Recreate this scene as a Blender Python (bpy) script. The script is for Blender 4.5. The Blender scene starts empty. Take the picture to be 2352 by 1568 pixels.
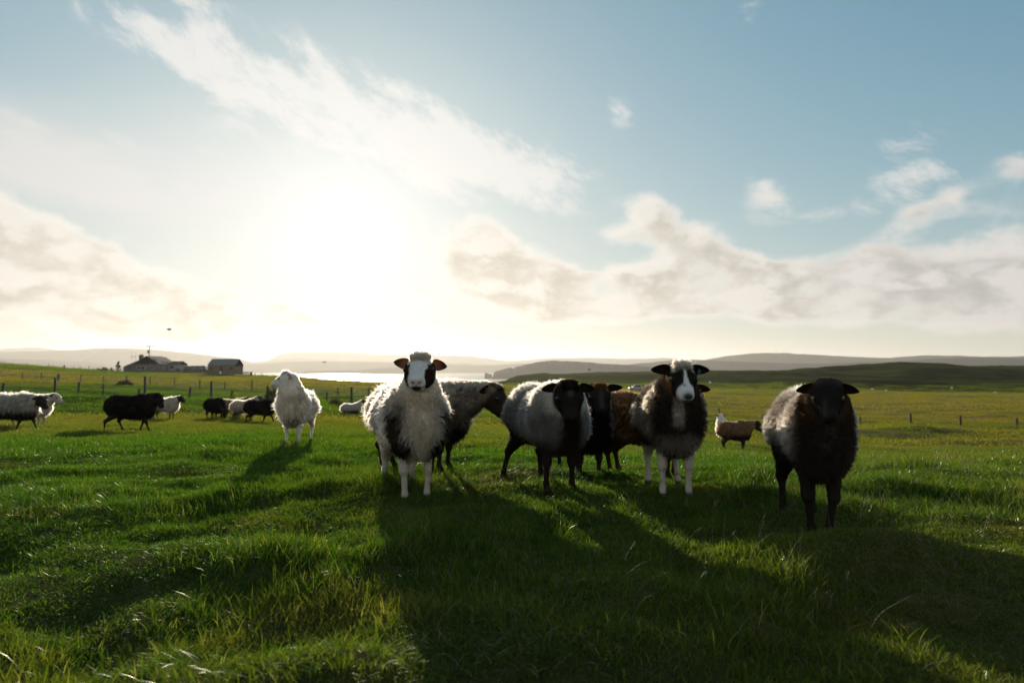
import bpy, bmesh, math, random
import numpy as np
from mathutils import Vector, Matrix, Euler, kdtree
import openvdb

random.seed(7)
RNG = np.random.default_rng(11)
SC = bpy.context.scene
COL = SC.collection
R = math.radians

# ------------------------------------------------------------------ camera
CAM_H = 0.86
F = 1568.0                       # focal length in pixels of a 2352 px wide frame
HORIZON = 848.0
PITCH = math.atan((HORIZON - 784.0) / F)
cam_d = bpy.data.cameras.new('camera')
cam_d.lens = 24.0
cam_d.sensor_width = 36.0
cam_d.sensor_fit = 'HORIZONTAL'
cam_d.clip_start = 0.05
cam_d.clip_end = 40000.0
cam_d.dof.use_dof = True
cam_d.dof.focus_distance = 4.7
cam_d.dof.aperture_fstop = 2.6
cam = bpy.data.objects.new('camera', cam_d)
cam.location = (0, 0, CAM_H)
cam.rotation_euler = (R(90) + PITCH, 0, 0)
COL.objects.link(cam)
SC.camera = cam


def at(px, py, Y):
    """world point at depth Y seen at (px, py) of the photograph"""
    xc = (px - 1176.0) / F
    yc = (784.0 - py) / F
    dy = math.cos(PITCH) - yc * math.sin(PITCH)
    dz = math.sin(PITCH) + yc * math.cos(PITCH)
    return Vector((xc * Y / dy, Y, CAM_H + dz / dy * Y))


# ------------------------------------------------------------------ light
SUN_AZ = math.atan((785.0 - 1176.0) / F)          # seen left of the view axis
SUN_EL = R(11.0)
SUN_DIR = Vector((math.sin(SUN_AZ) * math.cos(SUN_EL), math.cos(SUN_AZ) * math.cos(SUN_EL), math.sin(SUN_EL)))
sun_d = bpy.data.lights.new('sun', 'SUN')
sun_d.energy = 5.0
sun_d.angle = R(0.53)
sun_d.color = (1.0, 0.86, 0.66)
sun = bpy.data.objects.new('sun', sun_d)
sun.rotation_euler = SUN_DIR.to_track_quat('Z', 'Y').to_euler()
sun.location = (-50, 200, 60)
COL.objects.link(sun)

SC.view_settings.view_transform = 'Standard'
SC.view_settings.look = 'None'
SC.view_settings.gamma = 1.0
SC.view_settings.use_curve_mapping = False
SC.view_settings.exposure = 0.22
SC.render.engine = 'CYCLES'
cy = SC.cycles
cy.max_bounces = 8
cy.diffuse_bounces = 3
cy.glossy_bounces = 2
cy.transmission_bounces = 4
cy.transparent_max_bounces = 8
cy.volume_bounces = 0
cy.sample_clamp_indirect = 6.0
cy.caustics_reflective = False
cy.caustics_refractive = False
cy.use_denoising = True
cy.use_adaptive_sampling = True
cy.adaptive_threshold = 0.01
try:
    SC.cycles_curves.shape = 'RIBBONS'
    SC.cycles_curves.subdivisions = 2
except Exception:
    pass


class NT:
    """small helper that writes math as nodes"""
    def __init__(self, tree):
        self.t = tree
        self.n = tree.nodes
        self.l = tree.links

    def node(self, kind, **kw):
        nd = self.n.new(kind)
        for k, v in kw.items():
            setattr(nd, k, v)
        return nd

    def put(self, sock, v):
        if isinstance(v, (int, float)):
            sock.default_value = v
        elif isinstance(v, (tuple, list)):
            if len(v) == 3 and len(sock.default_value) == 4:
                v = (*v, 1.0)
            sock.default_value = v
        else:
            self.l.new(v, sock)

    def m(self, op, a, b=None, c=None, clamp=False):
        nd = self.node('ShaderNodeMath', operation=op, use_clamp=clamp)
        self.put(nd.inputs[0], a)
        if b is not None:
            self.put(nd.inputs[1], b)
        if c is not None:
            self.put(nd.inputs[2], c)
        return nd.outputs[0]

    def add(self, *a):
        r = a[0]
        for b in a[1:]:
            r = self.m('ADD', r, b)
        return r

    def mul(self, a, b): return self.m('MULTIPLY', a, b)
    def sub(self, a, b): return self.m('SUBTRACT', a, b)

    def smooth(self, x, lo, hi):
        nd = self.node('ShaderNodeMapRange', interpolation_type='SMOOTHSTEP')
        self.put(nd.inputs['Value'], x)
        self.put(nd.inputs['From Min'], lo)
        self.put(nd.inputs['From Max'], hi)
        return nd.outputs['Result']

    def xyz(self, x, y, z):
        nd = self.node('ShaderNodeCombineXYZ')
        for i, v in enumerate((x, y, z)):
            self.put(nd.inputs[i], v)
        return nd.outputs[0]

    def sep(self, v):
        nd = self.node('ShaderNodeSeparateXYZ')
        self.put(nd.inputs[0], v)
        return nd.outputs

    def noise(self, vec, scale, detail=4.0, rough=0.55, dist=0.0, col=False):
        nd = self.node('ShaderNodeTexNoise')
        if vec is not None:
            self.l.new(vec, nd.inputs['Vector'])
        nd.inputs['Scale'].default_value = scale
        nd.inputs['Detail'].default_value = detail
        nd.inputs['Roughness'].default_value = rough
        nd.inputs['Distortion'].default_value = dist
        return nd.outputs['Color' if col else 'Fac']

    def mix(self, fac, a, b, blend='MIX'):
        nd = self.node('ShaderNodeMix', data_type='RGBA', blend_type=blend)
        self.put(nd.inputs[0], fac)
        self.put(nd.inputs[6], a)
        self.put(nd.inputs[7], b)
        return nd.outputs[2]

    def scale(self, colr, f):
        nd = self.node('ShaderNodeVectorMath', operation='SCALE')
        self.put(nd.inputs[0], colr)
        self.put(nd.inputs[3], f)
        return nd.outputs[0]

    def vadd(self, a, b):
        nd = self.node('ShaderNodeVectorMath', operation='ADD')
        self.put(nd.inputs[0], a)
        self.put(nd.inputs[1], b)
        return nd.outputs[0]


# ------------------------------------------------------------------ sky
SKY_STRENGTH = 0.10


def build_world():
    w = bpy.data.worlds.new('World')
    SC.world = w
    w.use_nodes = True
    t = NT(w.node_tree)
    t.n.clear()
    K = 1.0 / SKY_STRENGTH
    tc = t.node('ShaderNodeTexCoord')
    nrm = t.node('ShaderNodeVectorMath', operation='NORMALIZE')
    t.l.new(tc.outputs['Generated'], nrm.inputs[0])
    d = nrm.outputs[0]
    x, y, z = t.sep(d)
    zc = t.m('MAXIMUM', z, 0.012)
    sky = t.node('ShaderNodeTexSky', sky_type='NISHITA')
    sky.sun_disc = False
    sky.sun_elevation = SUN_EL
    sky.sun_rotation = SUN_AZ
    sky.altitude = 0
    sky.air_density = 1.0
    sky.dust_density = 0.7
    sky.ozone_density = 3.0
    t.l.new(t.xyz(x, y, zc), sky.inputs['Vector'])
    # radiance of the clear sky, its glare compressed by a tone curve in the colour
    base = t.mix(1.0, t.scale(sky.outputs[0], SKY_STRENGTH), SKY_TINT, 'MULTIPLY')
    dv = t.node('ShaderNodeVectorMath', operation='DIVIDE')
    t.put(dv.inputs[0], base)
    t.put(dv.inputs[1], t.vadd(t.scale(base, 1 / 0.95), (1.0, 1.0, 1.0)))
    base = t.scale(dv.outputs[0], K)
    # angle to the sun: the bright aureole of thin cloud round it
    dot = t.node('ShaderNodeVectorMath', operation='DOT_PRODUCT')
    t.l.new(d, dot.inputs[0])
    dot.inputs[1].default_value = SUN_DIR
    ang = t.m('ARCCOSINE', t.m('MINIMUM', dot.outputs['Value'], 0.99999))
    halo1 = t.m('POWER', 2.71828, t.mul(ang, -1 / 0.085))
    halo2 = t.m('POWER', 2.71828, t.mul(ang, -1 / 0.24))
    base = t.vadd(base, t.scale((1.0, 0.97, 0.90), t.mul(halo1, HALO1 * K)))
    base = t.vadd(base, t.scale((1.0, 0.965, 0.91), t.mul(halo2, HALO2 * K)))
    az = t.m('ARCTAN2', x, y)
    el = t.m('ARCSINE', z)
    # pale veil low over the horizon
    veil = t.m('POWER', 2.71828, t.mul(t.m('ABSOLUTE', el), -1 / 0.10))
    base = t.mix(t.mul(veil, 0.75), base, t.scale((0.80, 0.72, 0.60), K * 1.0))

    def ang_of(px, py):
        a = math.atan((px - 1176) / F)
        e = math.atan((HORIZON - py) / F * math.cos(a))
        return a, e

    def blob(px, py, rx, ry, rot=0.0, amp=1.0):
        a0, e0 = ang_of(px, py)
        c, s = math.cos(R(rot)), math.sin(R(rot))
        sx, sy = F / rx, F / ry
        da, de = t.sub(az, a0), t.sub(el, e0)
        u = t.m('MULTIPLY_ADD', da, c * sx, t.mul(de, s * sx))
        v = t.m('MULTIPLY_ADD', da, -s * sy, t.mul(de, c * sy))
        q = t.add(t.mul(u, u), t.mul(v, v))
        g = t.m('POWER', 2.71828, t.mul(q, -1.0))
        return t.mul(g, amp)

    def layer(blobs, vec, scale, detail, rough, lo, hi, amp, dist=0.0):
        f = None
        for b in blobs:
            g = blob(*b)
            f = g if f is None else t.add(f, g)
        n = t.noise(vec, scale, detail, rough, dist)
        f = t.add(f, t.mul(t.mul(t.sub(n, 0.5), amp), t.m('MULTIPLY', f, 2.2, clamp=True)))
        return f, t.smooth(f, lo, hi)

    lit = t.vadd(t.scale((0.80, 0.775, 0.745), K), t.scale((1.0, 0.97, 0.92), t.mul(halo2, 0.32 * K)))
    # high thin streaks, seen all over the sky but thickest in the band above the sun
    c30, s30 = math.cos(R(-28)), math.sin(R(-28))
    su = t.add(t.mul(az, c30), t.mul(el, s30))
    sv = t.add(t.mul(az, -s30), t.mul(el, c30))
    warp = t.noise(t.xyz(az, el, 3.0), 7.0, 3.0, 0.5)
    vs = t.xyz(t.mul(su, 0.85), t.add(t.mul(sv, 1.9), t.mul(warp, 0.10)), 0.3)
    wisp = [(250, 30, 170, 45, -22, .62), (395, 110, 120, 42, -38, .55), (545, 165, 130, 55, -28, .66), (760, 235, 230, 75, -30, .8),
            (960, 300, 220, 75, -30, .8), (1150, 360, 190, 55, -25, .8), (1280, 385, 90, 40, -10, .7), (860, 370, 430, 90, -8, .35),
            (1432, 245, 45, 40, -50, .55), (1725, 15, 35, 50, -70, .5), (450, 40, 40, 120, 30, .45), (200, 310, 420, 40, -6, .30),
            (2060, 440, 80, 45, 0, .6), (2130, 380, 110, 40, -25, .5), (2130, 290, 70, 40, 0, .35)]
    f1, d1 = layer(wisp, vs, 13.0, 10.0, 0.64, 0.25, 1.15, 3.4)
    base = t.mix(t.mul(d1, 0.80), base, lit)
    # broad thin veil left of and above the sun
    vf = None
    for b in [(60, 330, 420, 75, -4, .75), (330, 400, 420, 70, -4, .7), (620, 330, 300, 60, -6, .4), (150, 440, 300, 50, 0, .5)]:
        g = blob(*b)
        vf = g if vf is None else t.add(vf, g)
    vn = t.noise(t.xyz(t.mul(az, 1.0), t.mul(el, 3.2), 5.1), 5.0, 6.0, 0.55)
    vd = t.m('MULTIPLY', vf, t.m('MULTIPLY_ADD', vn, 1.5, -0.05), clamp=True)
    base = t.mix(t.mul(vd, 0.85), base, t.vadd(t.scale((0.70, 0.685, 0.665), K), t.scale((1.0, 0.97, 0.93), t.mul(halo2, 0.30 * K))))
    # heaped clouds low in the sky
    vl = t.xyz(az, t.mul(el, 1.7), 1.7)
    low = [(60, 600, 260, 85, -22, 1.15), (260, 650, 190, 62, -28, .95), (0, 530, 130, 55, -15, .8), (170, 712, 330, 40, -6, 1.05), (370, 735, 130, 24, -4, .7),
           (555, 697, 115, 36, -14, 1.2), (670, 728, 120, 22, -10, 1.0),
           (1112, 548, 78, 70, -30, 1.15), (1140, 620, 120, 70, -14, 1.15), (1220, 655, 150, 48, -10, 1.0), (1330, 668, 110, 40, -14, .8),
           (1500, 475, 80, 34, -20, .5), (1570, 560, 180, 56, -28, .62), (1440, 548, 80, 28, -15, .5), (1650, 590, 130, 45, -20, .5),
           (1760, 430, 90, 34, -20, .55), (1800, 485, 120, 30, 0, .42), (1890, 490, 60, 22, 0, .5),
           (1600, 660, 300, 46, -2, 1.3), (1950, 678, 420, 50, -3, 1.4), (2250, 685, 300, 52, -3, 1.3), (1400, 690, 260, 36, -2, .8), (1250, 735, 120, 18, -3, .62), (1430, 690, 160, 34, 0, .5),
           (1990, 592, 190, 28, 4, .62), (2120, 500, 110, 34, 28, .56), (2260, 530, 110, 60, -20, .50), (2348, 385, 42, 40, 10, .7), (2290, 610, 170, 30, 0, .52),
           (960, 690, 45, 20, -25, .55)]
    # cloud continued unseen beyond the frame, its cover raised to add fill light
    off = t.smooth(t.m('ABSOLUTE', az), R(40), R(60))
    fill_cloud = t.mul(off, t.mul(t.m('POWER', 2.71828, t.mul(t.m('POWER', t.mul(t.sub(el, 0.30), 1 / 0.30), 2.0), -1.0)), 0.78))
    fa = None
    for b in low:
        g = blob(*b)
        fa = g if fa is None else t.add(fa, g)
    fa = t.add(fa, fill_cloud)
    nn = t.noise(vl, 13.0, 10.0, 0.55, 0.12)
    fl = t.add(t.m('MINIMUM', fa, 1.15), t.mul(t.mul(t.sub(nn, 0.5), 2.6), t.m('MULTIPLY', fa, 1.8, clamp=True)))
    d2 = t.smooth(fl, 0.22, 1.0)
    thick = t.smooth(fl, 0.48, 1.30)
    # the side towards the sun stays bright: compare with the same cloud a little nearer the sun
    off_v = t.xyz(t.m('MULTIPLY_ADD', t.sub(SUN_AZ, az), 0.05, az), t.m('MULTIPLY_ADD', t.sub(SUN_EL + 0.5, el), 0.055, t.mul(el, 1.7)), 1.7)
    n2 = t.noise(off_v, 13.0, 6.0, 0.55, 0.12)
    rim = t.smooth(t.sub(nn, n2), -0.10, 0.14)
    dark = t.mul(thick, t.m('SUBTRACT', 1.0, t.mul(rim, 0.75)))
    warmth = t.smooth(ang, 0.15, 0.95)
    shade = t.mix(warmth, t.scale((0.60, 0.53, 0.43), K), t.scale((0.48, 0.465, 0.445), K))
    litlow = t.mix(warmth, t.scale((0.97, 0.92, 0.84), K), t.scale((0.82, 0.77, 0.73), K))
    front = t.smooth(ang, 0.95, 2.2)  # brightens the unseen cloud opposite the sun for added fill
    litlow = t.mix(front, litlow, t.scale((1.18, 1.10, 1.00), K))
    shade = t.mix(front, shade, t.scale((0.92, 0.88, 0.84), K))
    c2 = t.mix(dark, litlow, shade)
    c2 = t.vadd(c2, t.scale((1.0, 0.95, 0.85), t.mul(halo1, 0.35 * K)))
    base = t.mix(t.mul(d2, 0.93), base, c2)
    bg = t.node('ShaderNodeBackground')
    t.l.new(t.scale(base, 0.845), bg.inputs['Color'])
    bg.inputs['Strength'].default_value = SKY_STRENGTH
    out = t.node('ShaderNodeOutputWorld')
    t.l.new(bg.outputs[0], out.inputs['Surface'])
    w.cycles.sampling_method = 'MANUAL'
    w.cycles.sample_map_resolution = 1024


SKY_TINT = (1.78, 2.50, 2.42)
HALO1, HALO2 = 0.46, 0.09
build_world()


# ------------------------------------------------------------------ numeric noise
_TAB = np.random.default_rng(5).random(65536).astype(np.float32)


def _h(ix, iy, iz=0):
    return _TAB[((ix * 73856093) ^ (iy * 19349663) ^ (iz * 83492791)) & 65535]


def vn2(x, y, seed=0):
    x = np.asarray(x, np.float64); y = np.asarray(y, np.float64)
    ix = np.floor(x).astype(np.int64); iy = np.floor(y).astype(np.int64)
    fx = x - ix; fy = y - iy
    fx = fx * fx * fx * (fx * (fx * 6 - 15) + 10); fy = fy * fy * fy * (fy * (fy * 6 - 15) + 10)
    a = _h(ix, iy, seed); b = _h(ix + 1, iy, seed); c = _h(ix, iy + 1, seed); d = _h(ix + 1, iy + 1, seed)
    return (a * (1 - fx) + b * fx) * (1 - fy) + (c * (1 - fx) + d * fx) * fy - 0.5


def fbm2(x, y, seed=0, octv=4, gain=0.5):
    r = 0; a = 1.0
    for o in range(octv):
        r = r + a * vn2(np.asarray(x) * 2 ** o + 17.3 * o, np.asarray(y) * 2 ** o - 9.1 * o, seed + o)
        a *= gain
    return r


def vn3(p, f, seed=0):
    q = p * f
    i = np.floor(q).astype(np.int64); fr = q - i
    fr = fr * fr * (3 - 2 * fr)
    r = 0
    for dx in (0, 1):
        for dy in (0, 1):
            for dz in (0, 1):
                w = (fr[:, 0] if dx else 1 - fr[:, 0]) * (fr[:, 1] if dy else 1 - fr[:, 1]) * (fr[:, 2] if dz else 1 - fr[:, 2])
                r = r + w * _h(i[:, 0] + dx, i[:, 1] + dy, i[:, 2] + dz + seed * 131)
    return r - 0.5


def sstep(x, a, b):
    t = np.clip((x - a) / (b - a), 0, 1)
    return t * t * (3 - 2 * t)


# ------------------------------------------------------------------ terrain
PROFILE = {  # photograph column: (depth, height of the camera above the ground there)
    -700: [(9, .98), (14, 1.2), (22, 1.5), (32, 1.7), (45, 1.7), (80, 1.2), (120, 0.2), (160, -1.2), (210, -3.4), (260, -3.6), (500, 6), (800, 33)],
    0: [(9, .98), (14, 1.23), (22, 1.58), (32, 1.82), (45, 1.88), (75, 1.65), (100, 1.3), (150, -.1), (210, -1.75), (260, -1.6), (400, 4), (700, 33)],
    300: [(9, .98), (14, 1.26), (22, 1.55), (32, 1.86), (45, 2.14), (85, 2.22), (130, 1.85), (200, 1.02), (230, 1.1), (330, 6), (600, 33)],
    600: [(9, .97), (14, 1.30), (22, 1.64), (32, 2.05), (45, 2.38), (80, 2.7), (120, 2.45), (180, 1.62), (210, 1.75), (300, 7), (500, 33)],
    900: [(9, .97), (14, 1.33), (22, 1.8), (32, 2.25), (45, 2.6), (75, 3.3), (120, 3.55), (170, 3.45), (200, 4.5), (300, 14), (450, 33)],
    1060: [(9, .99), (14, 1.36), (22, 1.85), (32, 2.35), (45, 2.8), (75, 3.6), (140, 4.5), (200, 5.0), (280, 6.1), (330, 7.5), (500, 33)],
    1176: [(9, 1.0), (14, 1.4), (22, 1.9), (32, 2.4), (45, 2.95), (80, 3.8), (140, 4.65), (200, 5.2), (280, 6.4), (400, 5.4), (470, 5.7), (600, 20), (800, 33)],
    1240: [(9, 1.05), (14, 1.48), (22, 1.95), (32, 2.45), (45, 3.0), (80, 3.95), (140, 4.8), (200, 5.4), (280, 6.6), (400, 4.3), (470, 3.4), (560, 5), (820, 33)],
    1500: [(9, 1.14), (14, 1.68), (22, 2.2), (32, 2.8), (45, 3.4), (80, 4.6), (140, 5.3), (187, 5.9), (250, 7.0), (350, 4.4), (480, 2.2), (560, 2.6), (900, 33)],
    1800: [(9, 1.18), (14, 1.76), (22, 2.45), (32, 3.2), (45, 3.95), (80, 5.15), (140, 5.9), (187, 6.4), (250, 7.4), (300, 6.0), (400, 2.2), (500, 1.2), (560, 1.6), (1000, 33)],
    2100: [(9, 1.18), (14, 1.76), (22, 2.5), (32, 3.25), (45, 3.85), (80, 5.1), (140, 6.1), (187, 6.6), (260, 8.6), (300, 7.5), (400, .5), (520, -5.2), (560, -5.2), (700, 5), (1100, 33)],
    2352: [(9, 1.18), (14, 1.76), (22, 2.5), (32, 3.2), (45, 3.86), (80, 5.1), (140, 6.1), (187, 6.7), (260, 9.0), (300, 8.0), (400, 3.0), (520, -1.9), (560, -2.0), (700, 5), (1100, 33)],
    3000: [(9, 1.1), (14, 1.6), (22, 2.4), (32, 3.0), (45, 3.7), (80, 4.8), (140, 5.8), (187, 6.3), (260, 8.0), (300, 7.5), (400, 5.0), (520, 2), (560, 2.0), (700, 6), (1100, 33)],
}
NU, NS = 260, 300
S_MAX = math.log(12000.0)
_ug = np.linspace(-700, 3000, NU)
_sg = np.linspace(0, S_MAX, NS)


def _table():
    cols = sorted(PROFILE)
    prof = []
    for c in cols:
        pts = [(1, .86), (5, .86), (6, .88)] + PROFILE[c] + [(1500, 33), (12000, 33)]
        s = np.log([p[0] for p in pts]); dr = [p[1] for p in pts]
        prof.append(np.interp(_sg, s, dr))
    prof = np.array(prof)
    T = np.array([np.interp(_ug, cols, prof[:, j]) for j in range(NS)]).T     # NU x NS
    k = np.exp(-np.linspace(-2, 2, 7) ** 2); k /= k.sum()
    T = np.apply_along_axis(lambda v: np.convolve(np.pad(v, 3, 'edge'), k, 'valid'), 1, T)
    T = np.apply_along_axis(lambda v: np.convolve(np.pad(v, 3, 'edge'), k, 'valid'), 0, T)
    return CAM_H - T


_ZT = _table()


SHEEP_SPOTS = [((px_ - 1176) / F * y_, y_) for px_, y_ in ((382, 22), (496, 22.5), (537, 25), (564, 22.6), (600, 20.5), (809, 31), (1687, 17.7), (1676, 20.5))]


def ground(X, Y, rough=True):
    X = np.atleast_1d(np.asarray(X, np.float64)); Y = np.atleast_1d(np.asarray(Y, np.float64))
    az = np.arctan2(X, Y); r = np.hypot(X, Y)
    azc = np.clip(az, R(-58), R(58))
    u = 1176 + F * np.tan(azc)
    dep = np.maximum(r * np.cos(azc), 1.0)
    s = np.log(dep)
    fu = np.clip((u - _ug[0]) / (_ug[-1] - _ug[0]), 0, 1) * (NU - 1.001)
    fs = np.clip(s / S_MAX, 0, 1) * (NS - 1.001)
    iu = fu.astype(int); is_ = fs.astype(int); fu -= iu; fs -= is_
    z = (_ZT[iu, is_] * (1 - fu) + _ZT[iu + 1, is_] * fu) * (1 - fs) + (_ZT[iu, is_ + 1] * (1 - fu) + _ZT[iu + 1, is_ + 1] * fu) * fs
    back = sstep(np.abs(az), R(58), R(120))
    zb = np.interp(np.log(np.maximum(r, 1)), np.log([1, 300, 1200, 2500, 12000]), [0, -1.0, -3, -32, -32])
    z = z * (1 - back) + zb * back
    # the low bank in front of the near fence
    bank = sstep(dep, 34.5, 37.0) * (1 - sstep(dep, 37.5, 46)) * (1 - sstep(u, 620, 860)) * (1 - back)
    z = z + 0.46 * bank * (0.75 + 0.6 * vn2(X / 6, Y / 6, 3))
    if rough:
        land = 1 - sstep(-z, 8, 20)
        z = z + land * ((0.080 + .045 * (1 - sstep(r, 3.4, 5.0)) * sstep(r, .8, 1.6)) * fbm2(X / 0.62, Y / 0.62, 21, 2) + .06 * (1 - sstep(r, 3.0, 4.4)) * sstep(r, 1.0, 1.8) * fbm2(X / 1.3, Y / 1.0, 27, 2) + .055 * (1 - sstep(r, 5.0, 9.0)) * vn2(X / .27, Y / .27, 29) + 0.08 * fbm2(X / 2.6, Y / 2.6, 31, 2) * sstep(r, 1.0, 9) * (1 - .6 * sstep(r, 9, 14) * (1 - sstep(r, 26, 34)))) * (1 - 0.75 * sstep(r, 60, 160))
        calm = np.ones_like(z)
        for sx, sy in SHEEP_SPOTS:
            calm = calm * (1 - .9 * np.exp(-((X - sx) / 1.6) ** 2 - ((Y - sy + 1.8) / 4.0) ** 2))
        z = z + calm * land * 0.34 * sstep(r, 22, 32) * (1 - .5 * sstep(r, 120, 200)) * fbm2(X / 4.5, Y / 2.6, 47, 3)
        z = z + land * (0.05 * sstep(r, 9, 16) + .32 * sstep(r, 24, 44)) * fbm2(X / 11.0, Y / 8.0, 41, 3) * (1 - .3 * sstep(r, 150, 300))
        z = z + land * sstep(r, 230, 420) * 3.4 * fbm2(X / 70.0, Y / 45.0, 51, 5, .55)
    return z


def gz(X, Y):
    return float(ground(X, Y)[0])


def spot(px, Y):
    p = at(px, HORIZON, Y)
    return Vector((p.x, Y, gz(p.x, Y)))


def tint_of(X, Y):
    """0 green turf ... 1 bleached moor grass"""
    r = np.hypot(X, Y)
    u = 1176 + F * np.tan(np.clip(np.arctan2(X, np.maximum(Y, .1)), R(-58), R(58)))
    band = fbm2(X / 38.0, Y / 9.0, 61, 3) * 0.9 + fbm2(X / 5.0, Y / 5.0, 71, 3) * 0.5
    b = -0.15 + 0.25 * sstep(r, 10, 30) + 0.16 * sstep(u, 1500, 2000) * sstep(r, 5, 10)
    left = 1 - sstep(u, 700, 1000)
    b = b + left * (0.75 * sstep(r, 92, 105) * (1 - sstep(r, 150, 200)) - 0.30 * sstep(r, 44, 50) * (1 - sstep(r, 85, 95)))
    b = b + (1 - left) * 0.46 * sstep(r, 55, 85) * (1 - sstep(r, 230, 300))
    return np.clip(0.15 + b + band, 0, 1)


# ------------------------------------------------------------------ objects
def tag(o, label=None, cat=None, group=None, kind=None):
    if label: o['label'] = label
    if cat: o['category'] = cat
    if group: o['group'] = group
    if kind: o['kind'] = kind
    return o


def link(o, parent=None):
    COL.objects.link(o)
    if parent is not None:
        o.parent = parent
    return o


def mesh_obj(name, verts, faces, mats=(), parent=None, smooth=False):
    me = bpy.data.meshes.new(name)
    me.from_pydata([tuple(v) for v in verts], [], faces)
    if smooth:
        me.polygons.foreach_set('use_smooth', np.ones(len(me.polygons), bool))
    for mm in (mats if isinstance(mats, (list, tuple)) else [mats]):
        me.materials.append(mm)
    me.update()
    return link(bpy.data.objects.new(name, me), parent)


def np_mesh(name, V, faces, k, mats, smooth=False):
    """mesh from arrays; faces is (n, k)"""
    me = bpy.data.meshes.new(name)
    n = len(faces)
    me.vertices.add(len(V)); me.vertices.foreach_set('co', np.asarray(V, np.float32).ravel())
    me.loops.add(n * k); me.loops.foreach_set('vertex_index', np.asarray(faces, np.int32).ravel())
    me.polygons.add(n)
    me.polygons.foreach_set('loop_start', np.arange(0, n * k, k, dtype=np.int32))
    me.polygons.foreach_set('use_smooth', np.full(n, smooth))
    for mm in mats:
        me.materials.append(mm)
    me.update(calc_edges=True)
    return me


class MB:
    """collects shapes for one mesh"""
    def __init__(self):
        self.v, self.f = [], []

    def add(self, v, f):
        b = len(self.v)
        self.v += [tuple(p) for p in v]
        self.f += [tuple(i + b for i in q) for q in f]
        return self

    def box(self, c, s, rz=0.0, M=None):
        x, y, z = s[0] / 2, s[1] / 2, s[2] / 2
        pts = [Vector(p) for p in ((-x, -y, -z), (x, -y, -z), (x, y, -z), (-x, y, -z), (-x, -y, z), (x, -y, z), (x, y, z), (-x, y, z))]
        rot = M if M is not None else Matrix.Rotation(rz, 3, 'Z')
        return self.add([rot @ p + Vector(c) for p in pts], [(0, 3, 2, 1), (4, 5, 6, 7), (0, 1, 5, 4), (1, 2, 6, 5), (2, 3, 7, 6), (3, 0, 4, 7)])

    def tube(self, pts, rad, n=6):
        pts = [Vector(p) for p in pts]
        if isinstance(rad, (int, float)):
            rad = [rad] * len(pts)
        v, f = [], []
        for i, p in enumerate(pts):
            d = (pts[min(i + 1, len(pts) - 1)] - pts[max(i - 1, 0)]).normalized()
            a = d.orthogonal().normalized() if abs(d.z) > 0.9 else d.cross(Vector((0, 0, 1))).normalized()
            b = d.cross(a)
            for k in range(n):
                t = 2 * math.pi * k / n
                v.append(p + (a * math.cos(t) + b * math.sin(t)) * rad[i])
        for i in range(len(pts) - 1):
            for k in range(n):
                k2 = (k + 1) % n
                f.append((i * n + k, i * n + k2, (i + 1) * n + k2, (i + 1) * n + k))
        f.append(tuple(range(n - 1, -1, -1)))
        f.append(tuple((len(pts) - 1) * n + k for k in range(n)))
        return self.add(v, f)

    def ell(self, c, r, M=None, nu=12, nv=8):
        v, f = [], []
        for j in range(nv + 1):
            th = math.pi * j / nv
            for i in range(nu):
                ph = 2 * math.pi * i / nu
                p = Vector((r[0] * math.sin(th) * math.cos(ph), r[1] * math.sin(th) * math.sin(ph), r[2] * math.cos(th)))
                v.append((M @ p if M is not None else p) + Vector(c))
        for j in range(nv):
            for i in range(nu):
                i2 = (i + 1) % nu
                f.append((j * nu + i, (j + 1) * nu + i, (j + 1) * nu + i2, j * nu + i2))
        return self.add(v, f)

    def prism(self, poly, p0, ex, ez, ey, depth):
        """polygon of (a, b) in the plane p0 + a*ex + b*ez, pushed by depth along ey"""
        ex, ez, ey, p0 = Vector(ex), Vector(ez), Vector(ey), Vector(p0)
        n = len(poly)
        v = [p0 + ex * a + ez * b for a, b in poly] + [p0 + ex * a + ez * b + ey * depth for a, b in poly]
        f = [tuple(range(n)), tuple(range(2 * n - 1, n - 1, -1))] + [(i, i + n, (i + 1) % n + n, (i + 1) % n) for i in range(n)]
        return self.add(v, f)

    def build(self, name, mat, parent=None, smooth=False):
        o = mesh_obj(name, self.v, self.f, mat, parent, smooth)
        bm = bmesh.new(); bm.from_mesh(o.data)
        bmesh.ops.recalc_face_normals(bm, faces=bm.faces)
        bm.to_mesh(o.data); bm.free()
        return o


def empty(name, loc, rz=0.0, label=None, cat=None, group=None):
    o = bpy.data.objects.new(name, None)
    o.empty_display_size = 0.2
    o.location = loc
    o.rotation_euler = (0, 0, rz)
    link(o)
    return tag(o, label, cat, group)


def pbr(name, color, rough=0.7, metal=0.0, var=0.25, scale=6.0, bump=0.0, coat=0.0):
    m = bpy.data.materials.new(name)
    m.use_nodes = True
    t = NT(m.node_tree)
    b = t.n['Principled BSDF']
    tc = t.node('ShaderNodeTexCoord')
    n = t.noise(tc.outputs['Object'], scale, 6.0, 0.6)
    hi = tuple(min(c * (1 + var), 0.95) for c in color)
    lo = tuple(c * (1 - var) for c in color)
    t.l.new(t.mix(n, lo, hi), b.inputs['Base Color'])
    b.inputs['Roughness'].default_value = rough
    b.inputs['Metallic'].default_value = metal
    b.inputs['Coat Weight'].default_value = coat
    if bump:
        bp = t.node('ShaderNodeBump')
        bp.inputs['Strength'].default_value = bump
        bp.inputs['Distance'].default_value = 0.02
        t.l.new(t.noise(tc.outputs['Object'], scale * 4, 6.0, 0.6), bp.inputs['Height'])
        t.l.new(bp.outputs[0], b.inputs['Normal'])
    return m


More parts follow.
